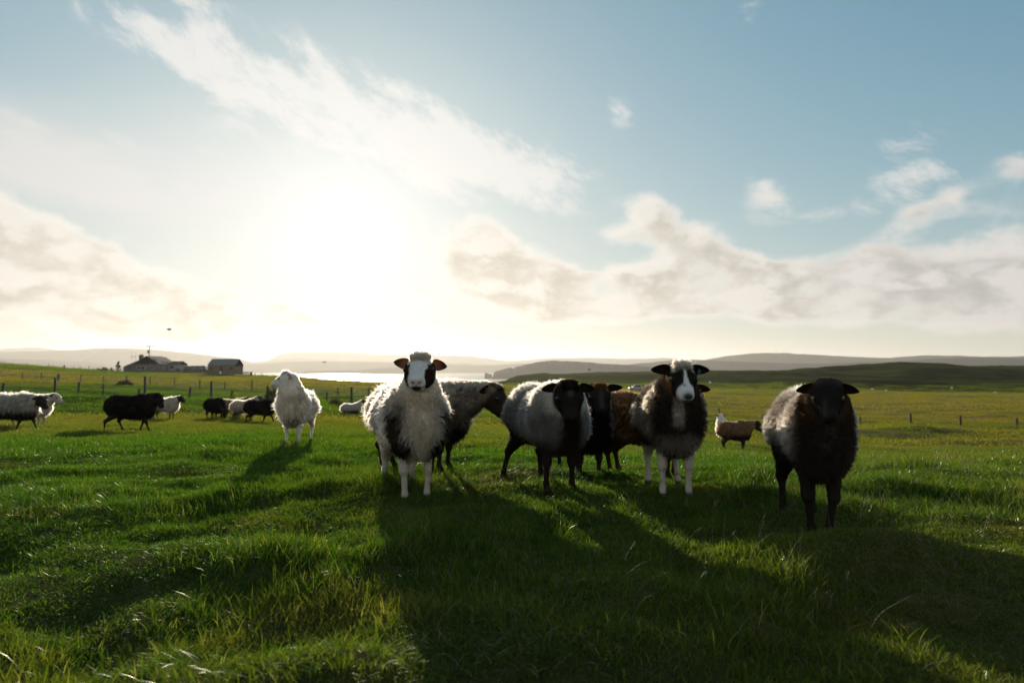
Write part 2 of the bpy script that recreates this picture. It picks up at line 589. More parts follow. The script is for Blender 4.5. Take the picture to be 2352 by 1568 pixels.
# ------------------------------------------------------------------ ground sheet
def turf_material():
    m = bpy.data.materials.new('turf')
    m.use_nodes = True
    t = NT(m.node_tree)
    b = t.n['Principled BSDF']
    geo = t.node('ShaderNodeNewGeometry')
    at_ = t.node('ShaderNodeAttribute', attribute_name='tint')
    n1 = t.noise(geo.outputs['Position'], 3.0, 8.0, 0.65)
    n2 = t.noise(geo.outputs['Position'], 0.09, 8.0, 0.62)
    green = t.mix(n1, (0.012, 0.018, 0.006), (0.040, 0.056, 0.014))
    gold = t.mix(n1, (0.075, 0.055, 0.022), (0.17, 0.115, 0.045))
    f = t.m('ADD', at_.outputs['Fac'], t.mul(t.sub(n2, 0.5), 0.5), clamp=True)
    shade_fac = t.node('ShaderNodeAttribute', attribute_name='cloud_shade').outputs['Fac']
    cloud_shade = t.mix(t.smooth(t.noise(geo.outputs['Position'], 0.018, 10.0, 0.68), 0.36, 0.64), (0.008, 0.014, 0.002), (0.056, 0.060, 0.012))  # far slopes coloured dark to stand for cloud shadow
    t.l.new(t.mix(shade_fac, t.mix(f, green, gold), cloud_shade), b.inputs['Base Color'])
    b.inputs['Roughness'].default_value = 0.9
    b.inputs['Specular IOR Level'].default_value = 0.0
    t.put(b.inputs['Sheen Weight'], t.mul(t.m('SUBTRACT', 1.0, shade_fac), 0.10))
    b.inputs['Sheen Roughness'].default_value = 0.4
    b.inputs['Sheen Tint'].default_value = (0.75, 0.8, 0.35, 1)
    bp = t.node('ShaderNodeBump')
    bp.inputs['Strength'].default_value = 0.9
    bp.inputs['Distance'].default_value = 0.25
    t.l.new(t.noise(geo.outputs['Position'], 1.3, 8.0, 0.7), bp.inputs['Height'])
    t.l.new(bp.outputs[0], b.inputs['Normal'])
    return m


def build_ground():
    front = np.linspace(R(-46), R(46), 420)
    rest = np.linspace(R(46), R(314), 110)[1:-1]
    ang = np.concatenate([front, rest])
    rad = np.concatenate([np.exp(np.linspace(math.log(0.5), math.log(900), 400)), np.exp(np.linspace(math.log(960), math.log(11500), 26))])
    A, Rr = np.meshgrid(ang, rad)
    X = (np.sin(A) * Rr).ravel(); Y = (np.cos(A) * Rr).ravel()
    Z = ground(X, Y)
    na, nr = len(ang), len(rad)
    V = np.stack([X, Y, Z], 1)
    V = np.vstack([V, [[0, 0, gz(0, 0)]]])
    j = np.arange(nr - 1)[:, None] * na; i = np.arange(na)[None, :]; i2 = (i + 1) % na
    F4 = np.stack([j + i, j + i2, j + na + i2, j + na + i], -1).reshape(-1, 4)[:, ::-1]
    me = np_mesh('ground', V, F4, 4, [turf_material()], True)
    bm = bmesh.new(); bm.from_mesh(me); bm.verts.ensure_lookup_table()
    c = bm.verts[len(V) - 1]
    for k in range(na):
        bm.faces.new((c, bm.verts[(k + 1) % na], bm.verts[k])).smooth = True
    bmesh.ops.recalc_face_normals(bm, faces=bm.faces)
    bm.to_mesh(me); bm.free()
    if sum(p.normal.z for p in me.polygons[:50]) < 0:
        me.flip_normals()
    a = me.attributes.new('tint', 'FLOAT', 'POINT')
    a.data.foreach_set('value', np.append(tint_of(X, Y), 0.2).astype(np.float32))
    a = me.attributes.new('cloud_shade', 'FLOAT', 'POINT')
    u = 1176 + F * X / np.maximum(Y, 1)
    shade_val = sstep(np.hypot(X, Y), 225, 275) * (0.75 + 0.25 * sstep(u, 1350, 1900))  # mask of the painted cloud shadow, stronger towards the right
    a.data.foreach_set('value', np.append(shade_val, 0).astype(np.float32))
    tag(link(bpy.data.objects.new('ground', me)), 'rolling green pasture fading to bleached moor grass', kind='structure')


build_ground()


def build_sea():
    m = bpy.data.materials.new('sea_water')
    m.use_nodes = True
    t = NT(m.node_tree)
    b = t.n['Principled BSDF']
    b.inputs['Base Color'].default_value = (0.02, 0.045, 0.055, 1)
    b.inputs['Roughness'].default_value = 0.30
    b.inputs['IOR'].default_value = 1.33
    geo = t.node('ShaderNodeNewGeometry')
    x, y, z = t.sep(geo.outputs['Position'])
    h = t.noise(t.xyz(t.mul(x, 0.02), t.mul(y, 0.035), 0.0), 1.0, 6.0, 0.65)
    bp = t.node('ShaderNodeBump')
    bp.inputs['Strength'].default_value = 0.5
    bp.inputs['Distance'].default_value = 3.0
    t.l.new(h, bp.inputs['Height'])
    t.l.new(bp.outputs[0], b.inputs['Normal'])
    s = 11400
    o = mesh_obj('sea', [(-s, -s, -30), (s, -s, -30), (s, s, -30), (-s, s, -30)], [(0, 1, 2, 3)], m)
    tag(o, 'calm pale sea inlet beyond the pasture', kind='structure')


build_sea()


def hill_material(name, lo, hi):
    m = bpy.data.materials.new(name)
    m.use_nodes = True
    t = NT(m.node_tree)
    b = t.n['Principled BSDF']
    geo = t.node('ShaderNodeNewGeometry')
    n = t.noise(geo.outputs['Position'], 0.006, 8.0, 0.6)
    n2 = t.noise(geo.outputs['Position'], 0.05, 6.0, 0.6)
    t.l.new(t.mix(t.m('MULTIPLY_ADD', n2, 0.4, t.mul(n, 0.7)), lo, hi), b.inputs['Base Color'])
    b.inputs['Roughness'].default_value = 0.95
    b.inputs['Specular IOR Level'].default_value = 0.0
    return m


def build_hills():
    moor = hill_material('moor', (0.03, 0.035, 0.015), (0.09, 0.08, 0.04))
    rock = hill_material('sea_cliff', (0.05, 0.045, 0.035), (0.13, 0.11, 0.08))
    ridges = [
        ('hill', 9000, .10, [(-260, 812), (-120, 808), (0, 803.5), (30, 800), (75, 797.5), (110, 799.5), (135, 804.5), (170, 812), (230, 826)], 'faint farthest hill, a low hump beyond the long ridge'),
        ('hill', 6600, .13, [(-900, 826), (-500, 818), (-200, 812), (0, 808), (100, 806.3), (160, 804.5), (210, 800.5), (270, 799.5), (330, 800.8), (400, 807), (480, 815), (540, 823.5), (575, 832), (640, 849)], 'long pale ridge rising behind the farmhouse'),
        ('hill', 5200, .12, [(-700, 826), (-300, 822), (0, 824), (100, 826), (200, 832), (330, 849)], 'low dusky ridge in front of the long pale one'),
        ('hill', 8600, .06, [(540, 850), (590, 836), (620, 827), (633, 818.7), (645, 811.7), (658, 808.6), (715, 808), (801, 808.6), (864, 813), (950, 815), (1043, 816), (1093, 818), (1134, 825), (1169, 828.3), (1204, 827), (1245, 823.5), (1300, 822), (1378, 821.7), (1437, 824), (1535, 821.7), (1590, 825), (1619, 826.6), (1720, 834), (1800, 846)], 'sunlit headland with a steep end, palest under the glare'),
        ('hill', 7400, .06, [(480, 846), (551, 833.5), (582, 831), (630, 825.7), (676, 822.6), (715, 824), (754, 827), (850, 829), (1000, 831), (1120, 836), (1220, 846)], 'middle pale ridge across the water'),
        ('hill', 5900, .05, [(430, 850), (551, 837), (598, 835), (661, 831), (708, 829.3), (754, 830.4), (801, 830), (864, 831), (960, 834), (1028, 837), (1063, 837), (1116, 838.8), (1175, 836.5), (1210, 835), (1290, 842), (1360, 850)], 'darker ridge along the far shore'),
        ('hill', 4600, .03, [(682, 860), (690, 854.5), (708, 850.4), (760, 850.8), (817, 850), (872, 845), (911, 843.7), (950, 847), (1000, 856), (1020, 861)], 'low grassy spit running into the water'),
        ('hill', 5200, .09, [(1540, 845), (1600, 831), (1640, 822), (1680, 816), (1730, 811.5), (1787, 810), (1831, 812), (1898, 815.5), (1965, 819.5), (2026, 822), (2083, 818.8), (2133, 816), (2184, 816.5), (2251, 818.8), (2318, 818.8), (2352, 817), (2600, 812), (3000, 820), (3600, 838)], 'broad grey hill with masts on its top'),
        ('hill', 3700, .10, [(1360, 846), (1460, 835), (1562, 826), (1650, 828), (1747, 832), (1860, 835), (1982, 832), (2049, 830.6), (2100, 827), (2167, 822), (2230, 821), (2352, 822.5), (2600, 820), (3000, 826), (3600, 840)], 'dark grey ridge above the scattered village'),
        ('headland', 2400, .10, [(1133, 868), (1136, 853), (1141, 851), (1158, 847.6), (1173, 843.5), (1179, 846.5), (1186, 841.8), (1204, 838), (1233, 831), (1258, 828), (1300, 829), (1347, 831.6), (1392, 836), (1450, 839), (1506, 843), (1570, 847), (1680, 850), (1900, 856)], 'headland ending in broken cliffs above the water'),
    ]
    for k, (nm, D, wid, pts, lab) in enumerate(ridges):
        px = np.array([p[0] for p in pts], float); py = np.array([p[1] for p in pts], float)
        step = 1.6 if nm == 'headland' else 5.0
        xs = np.arange(px[0], px[-1] + .1, step)
        ys = np.interp(xs, px, py)
        if nm == 'hill':
            kk = np.exp(-np.linspace(-1.6, 1.6, 9) ** 2); kk /= kk.sum()
            ys = np.convolve(np.pad(ys, 4, 'edge'), kk, 'valid')
        zc = CAM_H + (HORIZON - ys) * D / F
        zc = zc + fbm2(xs / 22.0, xs * 0 + k * 3.1, 81 + k, 3) * D * 0.0009
        base = -31.0
        prof = np.array([-1.0, -.8, -.62, -.46, -.32, -.2, -.1, -.03, 0, .05, .15, .3, .5, .75, 1.0])
        shape = np.cos(prof * math.pi / 2) ** 1.25
        if nm == 'headland':
            shape = np.where(prof < 0, np.clip(1.02 - np.abs(prof) ** 3, 0, 1), shape); shape[0] = 0
        n, mth = len(xs), len(prof)
        U, W = np.meshgrid(xs, prof, indexing='ij')
        dep = D * (1 + wid * W)
        X = (U - 1176) / F * D * (1 + 0.0 * W)
        Yv = dep
        # keep every cross-section along its own line of slope, with folds (gullies)
        fold = fbm2(U / 30.0, W * 2.2 + k * 7, 91 + k, 4) * (zc[:, None] - base) * 0.34 * (1 - np.abs(W) ** 2) * (np.abs(W) > 0.04)
        Z = base + (zc[:, None] - base) * shape[None, :] + np.minimum(fold, 0.0)
        V = np.stack([X, Yv, Z], -1).reshape(-1, 3)
        i = np.arange(n - 1)[:, None] * mth; j = np.arange(mth - 1)[None, :]
        F4 = np.stack([i + j, i + mth + j, i + mth + j + 1, i + j + 1], -1).reshape(-1, 4)
        me = np_mesh(nm, V, F4, 4, [rock if nm == 'headland' else moor], nm == 'hill')
        tag(link(bpy.data.objects.new(nm, me)), lab, kind='structure')
    # sea stack off the headland
    b = MB()
    D = 2320
    n = 14
    for r_i in range(1):
        v, f = [], []
        lv = [(-31.5, 1.06), (-26, 1.0), (-20, .97), (-15, .93)]
        for zi, (zz, sc_) in enumerate(lv):
            for q in range(n):
                a = 2 * math.pi * q / n
                ex = 13.0 * sc_ * math.copysign(abs(math.cos(a)) ** .6, math.cos(a)) * (1 + .10 * random.uniform(-1, 1))
                ey = 10.0 * sc_ * math.sin(a) * (1 + .15 * random.uniform(-1, 1))
                zt = zz if zi < 3 else -13.5 - 0.21 * ex + random.uniform(-.6, .6)
                v.append(((1121.5 - 1176) / F * D + ex, D + ey, zt))
        for zi in range(3):
            for q in range(n):
                q2 = (q + 1) % n
                f.append((zi * n + q, zi * n + q2, (zi + 1) * n + q2, (zi + 1) * n + q))
        f.append(tuple(3 * n + q for q in range(n)))
        b.add(v, f)
    tag(b.build('sea_stack', rock), 'square rock stack standing in the sea off the cliffs', 'sea stack')


build_hills()


def build_haze():
    m = bpy.data.materials.new('haze')
    m.use_nodes = True
    t = m.node_tree
    t.nodes.clear()
    v = t.nodes.new('ShaderNodeVolumePrincipled')
    v.inputs['Color'].default_value = (0.97, 0.96, 0.95, 1)
    v.inputs['Density'].default_value = HAZE_DENSITY
    v.inputs['Anisotropy'].default_value = HAZE_G
    o = t.nodes.new('ShaderNodeOutputMaterial')
    t.links.new(v.outputs[0], o.inputs['Volume'])
    b = MB().box((0, 0, (260 - 34) / 2), (23400, 23400, 260 + 34))
    tag(b.build('haze', m), 'pale sea haze over the whole bay', kind='stuff')


HAZE_DENSITY, HAZE_G = 6.2e-5, 0.50
build_haze()


# ------------------------------------------------------------------ sheep
def coat_material():
    m = bpy.data.materials.new('sheep_coat')
    m.use_nodes = True
    t = NT(m.node_tree)
    b = t.n['Principled BSDF']
    a = t.node('ShaderNodeAttribute', attribute_name='coat')
    tc = t.node('ShaderNodeTexCoord')
    n = t.noise(tc.outputs['Object'], 60.0, 4.0, 0.6)
    t.l.new(t.mix(1.0, a.outputs['Color'], t.mix(n, (0.75, 0.75, 0.75), (1.2, 1.2, 1.2)), 'MULTIPLY'), b.inputs['Base Color'])
    b.inputs['Roughness'].default_value = 0.85
    b.inputs['Specular IOR Level'].default_value = 0.03
    bp = t.node('ShaderNodeBump')
    bp.inputs['Strength'].default_value = 0.4
    bp.inputs['Distance'].default_value = 0.004
    t.l.new(t.noise(tc.outputs['Object'], 140.0, 3.0, 0.6), bp.inputs['Height'])
    t.l.new(bp.outputs[0], b.inputs['Normal'])
    return m


def ear_material():
    m = bpy.data.materials.new('sheep_ear')
    m.use_nodes = True
    t = NT(m.node_tree)
    t.n.clear()
    a = t.node('ShaderNodeAttribute', attribute_name='coat')
    d = t.node('ShaderNodeBsdfDiffuse')
    tr = t.node('ShaderNodeBsdfTranslucent')
    t.l.new(a.outputs['Color'], d.inputs['Color'])
    t.l.new(t.mix(1.0, a.outputs['Color'], (1.0, 0.62, 0.34), 'MULTIPLY'), tr.inputs['Color'])
    mx = t.node('ShaderNodeMixShader')
    mx.inputs[0].default_value = 0.45
    t.l.new(d.outputs[0], mx.inputs[1]); t.l.new(tr.outputs[0], mx.inputs[2])
    o = t.node('ShaderNodeOutputMaterial')
    t.l.new(mx.outputs[0], o.inputs[0])
    return m


def wool_material():
    m = bpy.data.materials.new('sheep_wool')
    m.use_nodes = True
    t = NT(m.node_tree)
    t.n.clear()
    a = t.node('ShaderNodeAttribute', attribute_name='coat')
    p = t.node('ShaderNodeBsdfHairPrincipled', model='CHIANG')
    p.parametrization = 'COLOR'
    t.l.new(a.outputs['Color'], p.inputs['Color'])
    p.inputs['Roughness'].default_value = 0.42
    p.inputs['Radial Roughness'].default_value = 0.6
    p.inputs['Coat'].default_value = 0.0
    p.inputs['IOR'].default_value = 1.16
    d = t.node('ShaderNodeBsdfDiffuse')
    t.l.new(a.outputs['Color'], d.inputs['Color'])
    mx = t.node('ShaderNodeMixShader')
    tr = t.node('ShaderNodeBsdfTranslucent')
    t.l.new(t.mix(1.0, a.outputs['Color'], (1.3, 1.05, 0.8), 'MULTIPLY'), tr.inputs['Color'])
    dt = t.node('ShaderNodeMixShader')
    dt.inputs[0].default_value = 0.5
    t.l.new(d.outputs[0], dt.inputs[1]); t.l.new(tr.outputs[0], dt.inputs[2])
    lum = t.sep(a.outputs['Color'])[1]
    t.l.new(t.m('MULTIPLY_ADD', t.smooth(lum, 0.02, 0.30), -0.60, 0.97), mx.inputs[0])
    t.l.new(p.outputs[0], mx.inputs[1]); t.l.new(dt.outputs[0], mx.inputs[2])
    o = t.node('ShaderNodeOutputMaterial')
    t.l.new(mx.outputs[0], o.inputs[0])
    return m


M_COAT, M_EAR, M_WOOL = coat_material(), ear_material(), wool_material()
M_TAG = {'green': pbr('green_ear_tag', (.03, .16, .12), .4, var=.08)}
M_EYE = pbr('sheep_eye', (0.012, 0.010, 0.008), 0.08, var=0.1)
M_EYE_PALE = pbr('sheep_pale_eye', (0.12, 0.09, 0.04), 0.08, var=0.1)


def smin(a, b, k):
    h = np.clip(0.5 + 0.5 * (b - a) / k, 0, 1)
    return b * (1 - h) + a * h - k * h * (1 - h)


def sd_cone(P, a, b, ra, rb):
    a = np.asarray(a, np.float32); b = np.asarray(b, np.float32)
    ba = b - a
    pa = P - a
    h = np.clip(pa @ ba / max(ba @ ba, 1e-9), 0, 1)
    d = pa - h[..., None] * ba
    return np.sqrt((d * d).sum(-1)) - (ra + (rb - ra) * h)


def sd_ell(P, c, r, M=None):
    q = P - np.asarray(c, np.float32)
    if M is not None:
        q = q @ M
    r = np.asarray(r, np.float32)
    k0 = np.sqrt(((q / r) ** 2).sum(-1))
    k1 = np.sqrt(((q / (r * r)) ** 2).sum(-1)) + 1e-6
    return k0 * (k0 - 1) / k1


def head_frame(poll, az, pitch, roll=0.0):
    f = np.array([math.cos(az) * math.cos(pitch), math.sin(az) * math.cos(pitch), math.sin(pitch)])
    l = np.array([-math.sin(az), math.cos(az), 0.0])
    u = np.cross(f, l)
    if roll:
        c, s = math.cos(roll), math.sin(roll)
        l, u = c * l + s * u, c * u - s * l
    return np.array(poll, float), np.stack([f, l, u], 1)      # columns: forward, left, up


class Pose:
    def __init__(self, poll=(.50, 0, .80), az=0., pitch=-40., roll=0., fat=1.0, length=1.0, legs=None, neck_r=1.0, head_s=1.10,
                 ear_pose=(0., 0.), ear_len=.115, neck_fat=1.0, belly=0.0, lift=0.0):
        self.o, self.M = head_frame(poll, R(az), R(pitch), R(roll))
        self.fat, self.length = fat, length
        self.legs = dict(FL=(0, 0, 0), FR=(0, 0, 0), HL=(0, 0, 0), HR=(0, 0, 0))
        self.legs.update(legs or {})
        self.neck_r, self.hs, self.neck_fat = neck_r, head_s, neck_fat
        self.ear_pose, self.ear_len, self.belly, self.lift = ear_pose, ear_len, belly, lift

    def prims(self):
        """(group, kind, parameters): head, body, neck, leg"""
        f, Lg, up = self.fat, self.length, self.lift
        out = []

        def C(g, a, b, ra, rb):
            if g == 'leg' and up:
                a = (a[0], a[1], a[2] + up * min(a[2] / .42, 1.0)); b = (b[0], b[1], b[2] + up * min(b[2] / .42, 1.0))
            if g == 'body':
                a = (a[0], a[1], a[2] + up); b = (b[0], b[1], b[2] + up)
            out.append((g, 'c', a, b, ra, rb))

        def E(g, c, r, M=None):
            if g == 'body':
                c = (c[0], c[1], c[2] + up)
            out.append((g, 'e', c, r, M))
        E('body', (-.03 * Lg, 0, .475), (.43 * Lg, .205 * f, .205 * (.5 + .5 * f) + self.belly))
        E('body', (.20 * Lg, 0, .475), (.20, .185 * f, .215))
        E('body', (-.27 * Lg, 0, .505), (.20, .195 * f, .195))
        E('body', (.25 * Lg, 0, .42), (.14, .15 * f, .15))
        C('body', (-.44 * Lg, 0, .56), (-.49 * Lg, 0, .42), .05, .03)           # tail
        pb = self.o + self.M @ (np.array([-.035, 0, -.035]) * self.hs)
        s0 = np.array([.22 * Lg, 0, .56 + up])
        mid = (s0 + pb) / 2 + np.array([.02, 0, -.005])
        nf = self.neck_fat
        C('neck', s0, mid, .165 * nf, .125 * nf)
        C('neck', mid, pb, .118 * nf, .080 * self.neck_r)
        h = self.hs

        def H(p): return self.o + self.M @ (np.array(p, float) * h)
        E('head', H((.025, 0, -.012)), np.array((.085, .086, .074)) * h, self.M)
        C('head', H((.055, 0, -.022)), H((.158, 0, -.034)), .072 * h, .042 * h)
        for s in (1, -1):
            C('head', H((.04, s * .028, -.050)), H((.140, s * .012, -.058)), .052 * h, .031 * h)
            E('head', H((.066, s * .064, .010)), np.array((.030, .020, .024)) * h, self.M)
            E('head', H((.180, s * .017, -.034)), np.array((.028, .022, .026)) * h, self.M)
        E('head', H((.168, 0, -.062)), np.array((.030, .030, .019)) * h, self.M)
        for k, s in (('FL', 1), ('FR', -1)):
            dx, dy, dz = self.legs[k]
            sh = (.21 * Lg, s * .095 * f, .43)
            el = (.205 * Lg + .1 * dx, s * .098 * f + .1 * dy, .33)
            kn = (.225 * Lg + .55 * dx, s * .088 + .5 * dy, .195 + .5 * dz)
            fe = (.215 * Lg + .92 * dx, s * .086 + .95 * dy, .055 + dz)
            ho = (.240 * Lg + dx, s * .088 + dy, .012 + dz)
            C('leg', sh, el, .085, .056); C('leg', el, kn, .052, .028); C('leg', kn, (kn[0] + .004, kn[1], kn[2] - .01), .0285, .027); C('leg', kn, fe, .0205, .0175); C('leg', fe, ho, .0185, .0245)
        for k, s in (('HL', 1), ('HR', -1)):
            dx, dy, dz = self.legs[k]
            hp = (-.27 * Lg, s * .10 * f, .47)
            st = (-.21 * Lg + .15 * dx, s * .115 * f + .1 * dy, .345)
            hk = (-.365 * Lg + .6 * dx, s * .090 + .5 * dy, .205 + .5 * dz)
            fe = (-.335 * Lg + .95 * dx, s * .088 + .95 * dy, .055 + dz)
            ho = (-.310 * Lg + dx, s * .09 + dy, .012 + dz)
            C('leg', hp, st, .115, .080); C('leg', st, hk, .068, .031); C('leg', hk, (hk[0] - .006, hk[1], hk[2] + .006), .0295, .027); C('leg', hk, fe, .0215, .0175); C('leg', fe, ho, .019, .025)
        return out

    def field(self, P, groups=False):
        shp = P.shape[:-1]
        fl = {g: np.full(shp, 0.5, np.float32) for g in ('body', 'neck', 'head', 'leg')}
        ks = dict(body=.07, neck=.05, head=.022, leg=.018)
        for p in self.prims():
            d = sd_cone(P, *p[2:]) if p[1] == 'c' else sd_ell(P, *p[2:])
            fl[p[0]] = smin(fl[p[0]], d.astype(np.float32), ks[p[0]])
        if groups:
            return fl
        a = smin(fl['body'], fl['leg'], .035)
        a = smin(a, fl['neck'], .06)
        return smin(a, fl['head'], .03)


def polygonise(pose, h):
    lo = np.array([-.72, -.40, -.02]); hi = np.array([.92, .40, 1.12])
    lo = np.minimum(lo, np.minimum(pose.o - .3, lo)); hi = np.maximum(hi, pose.o + .3)
    # trim with a coarse pass
    hc = .05
    ax = [np.arange(lo[k], hi[k] + hc, hc) for k in range(3)]
    G = np.stack(np.meshgrid(*ax, indexing='ij'), -1).astype(np.float32)
    near = pose.field(G) < .06
    idx = np.argwhere(near)
    lo2 = lo + idx.min(0) * hc - .04; hi2 = lo + idx.max(0) * hc + .04
    n = np.ceil((hi2 - lo2) / h).astype(int) + 1
    ax = [lo2[k] + np.arange(n[k]) * h for k in range(3)]
    # evaluate only where the coarse field says the skin may run
    Gf = np.stack(np.meshgrid(*ax, indexing='ij'), -1).astype(np.float32)
    ci = np.clip(np.round((Gf - lo) / hc).astype(int), 0, np.array(near.shape) - 1)
    cf = pose.field(G)
    c0 = cf[ci[..., 0], ci[..., 1], ci[..., 2]]
    out = np.where(c0 > 0, np.float32(.1), np.float32(-.1))
    mk = np.abs(c0) < .075
    out[mk] = np.clip(pose.field(Gf[mk]), -.1, .1)
    g = openvdb.FloatGrid(.1)
    g.copyFromArray(out)
    pts, quads = g.convertToQuads(0.0)
    V = np.asarray(pts, np.float64) * h + lo2
    Q = np.asarray(quads, np.int64)
    # outward winding
    a, b, c, d = (V[Q[:, k]] for k in range(4))
    nrm = np.cross(c - a, d - b); cen = (a + b + c + d) / 4
    eps = .004
    side = pose.field((cen + nrm / (np.linalg.norm(nrm, axis=1, keepdims=True) + 1e-12) * eps).astype(np.float32)) - pose.field(cen.astype(np.float32))
    if side.mean() < 0:
        Q = Q[:, ::-1]
    return V, Q


def ear_mesh(pose, side):
    """cupped leaf with thickness, pointing sideways from the poll"""
    h = pose.hs
    L = pose.ear_len * h
    up, fwd = pose.ear_pose if not isinstance(pose.ear_pose[0], tuple) else pose.ear_pose[0 if side > 0 else 1]
    d = np.array([math.sin(R(fwd)), side * math.cos(R(up)) * math.cos(R(fwd)), math.sin(R(up))]); d /= np.linalg.norm(d)
    up0 = np.array([-0.25, 0, 1.0]); up0 -= d * (up0 @ d); up0 /= np.linalg.norm(up0)
    nf = np.cross(d, up0) * side                        # faces forwards
    if nf[0] < 0: nf = -nf
    root = np.array([-.014, side * .066, .014]) * h
    nl, nw = 9, 7
    front, backp = [], []
    for i in range(nl):
        t = i / (nl - 1)
        w = (0.026 * (1 - t) ** .62 * (t + .0) ** .35 * 1.72 + .013 * (1 - t)) * h
        droop = -.012 * t * t * h
        for j in range(nw):
            q = -1 + 2 * j / (nw - 1)
            p = root + d * (L * t) + up0 * (w * q + droop) + nf * (-.016 * h * (1 - q * q) * (1 - t) ** .6 + .004 * t)
            front.append(pose.o + pose.M @ p)
            backp.append(pose.o + pose.M @ (p - nf * .004 * h * (1 - .5 * abs(q))))
    V = np.array(front + backp)
    N = nl * nw
    Fq = []
    for i in range(nl - 1):
        for j in range(nw - 1):
            a = i * nw + j
            Fq.append((a, a + 1, a + nw + 1, a + nw))
            Fq.append((N + a, N + a + nw, N + a + nw + 1, N + a + 1))
    for i in range(nl - 1):
        for j in (0, nw - 1):
            a = i * nw + j
            Fq.append((a, a + nw, N + a + nw, N + a))
    for j in range(nw - 1):
        a = (nl - 1) * nw + j
        Fq.append((a, a + 1, N + a + 1, N + a))
    tpar = np.tile(np.repeat(np.linspace(0, 1, nl), nw), 2)
    return V, np.array(Fq), tpar


def blend(a, b, m):
    a = np.asarray(a, float); b = np.asarray(b, float)
    m = np.clip(m, 0, 1)[:, None]
    return a * (1 - m) + b * m


class Reg:
    """where each point lies: head-local and body coordinates and soft region weights"""
    def __init__(self, pose, P):
        fl = pose.field(P.astype(np.float32), True)
        self.p = P
        self.x, self.y, self.z = P[:, 0], P[:, 1], P[:, 2]
        q = (P - pose.o) @ pose.M / pose.hs
        self.hx, self.hy, self.hz = q[:, 0], q[:, 1], q[:, 2]
        oth = np.minimum(fl['body'], np.minimum(fl['neck'], fl['leg']))
        self.head = sstep(oth - fl['head'], -.012, .022)
        torso = np.minimum(fl['body'], fl['neck'])
        self.leg = sstep(torso - fl['leg'], -.005, .05) * (self.z < .45)
        self.neck = sstep(fl['body'] - fl['neck'], -.03, .03)
        self.n1 = vn3(P + 3, 9.0, 1); self.n2 = vn3(P + 7, 28.0, 2); self.n3 = vn3(P + 1, 3.5, 3)


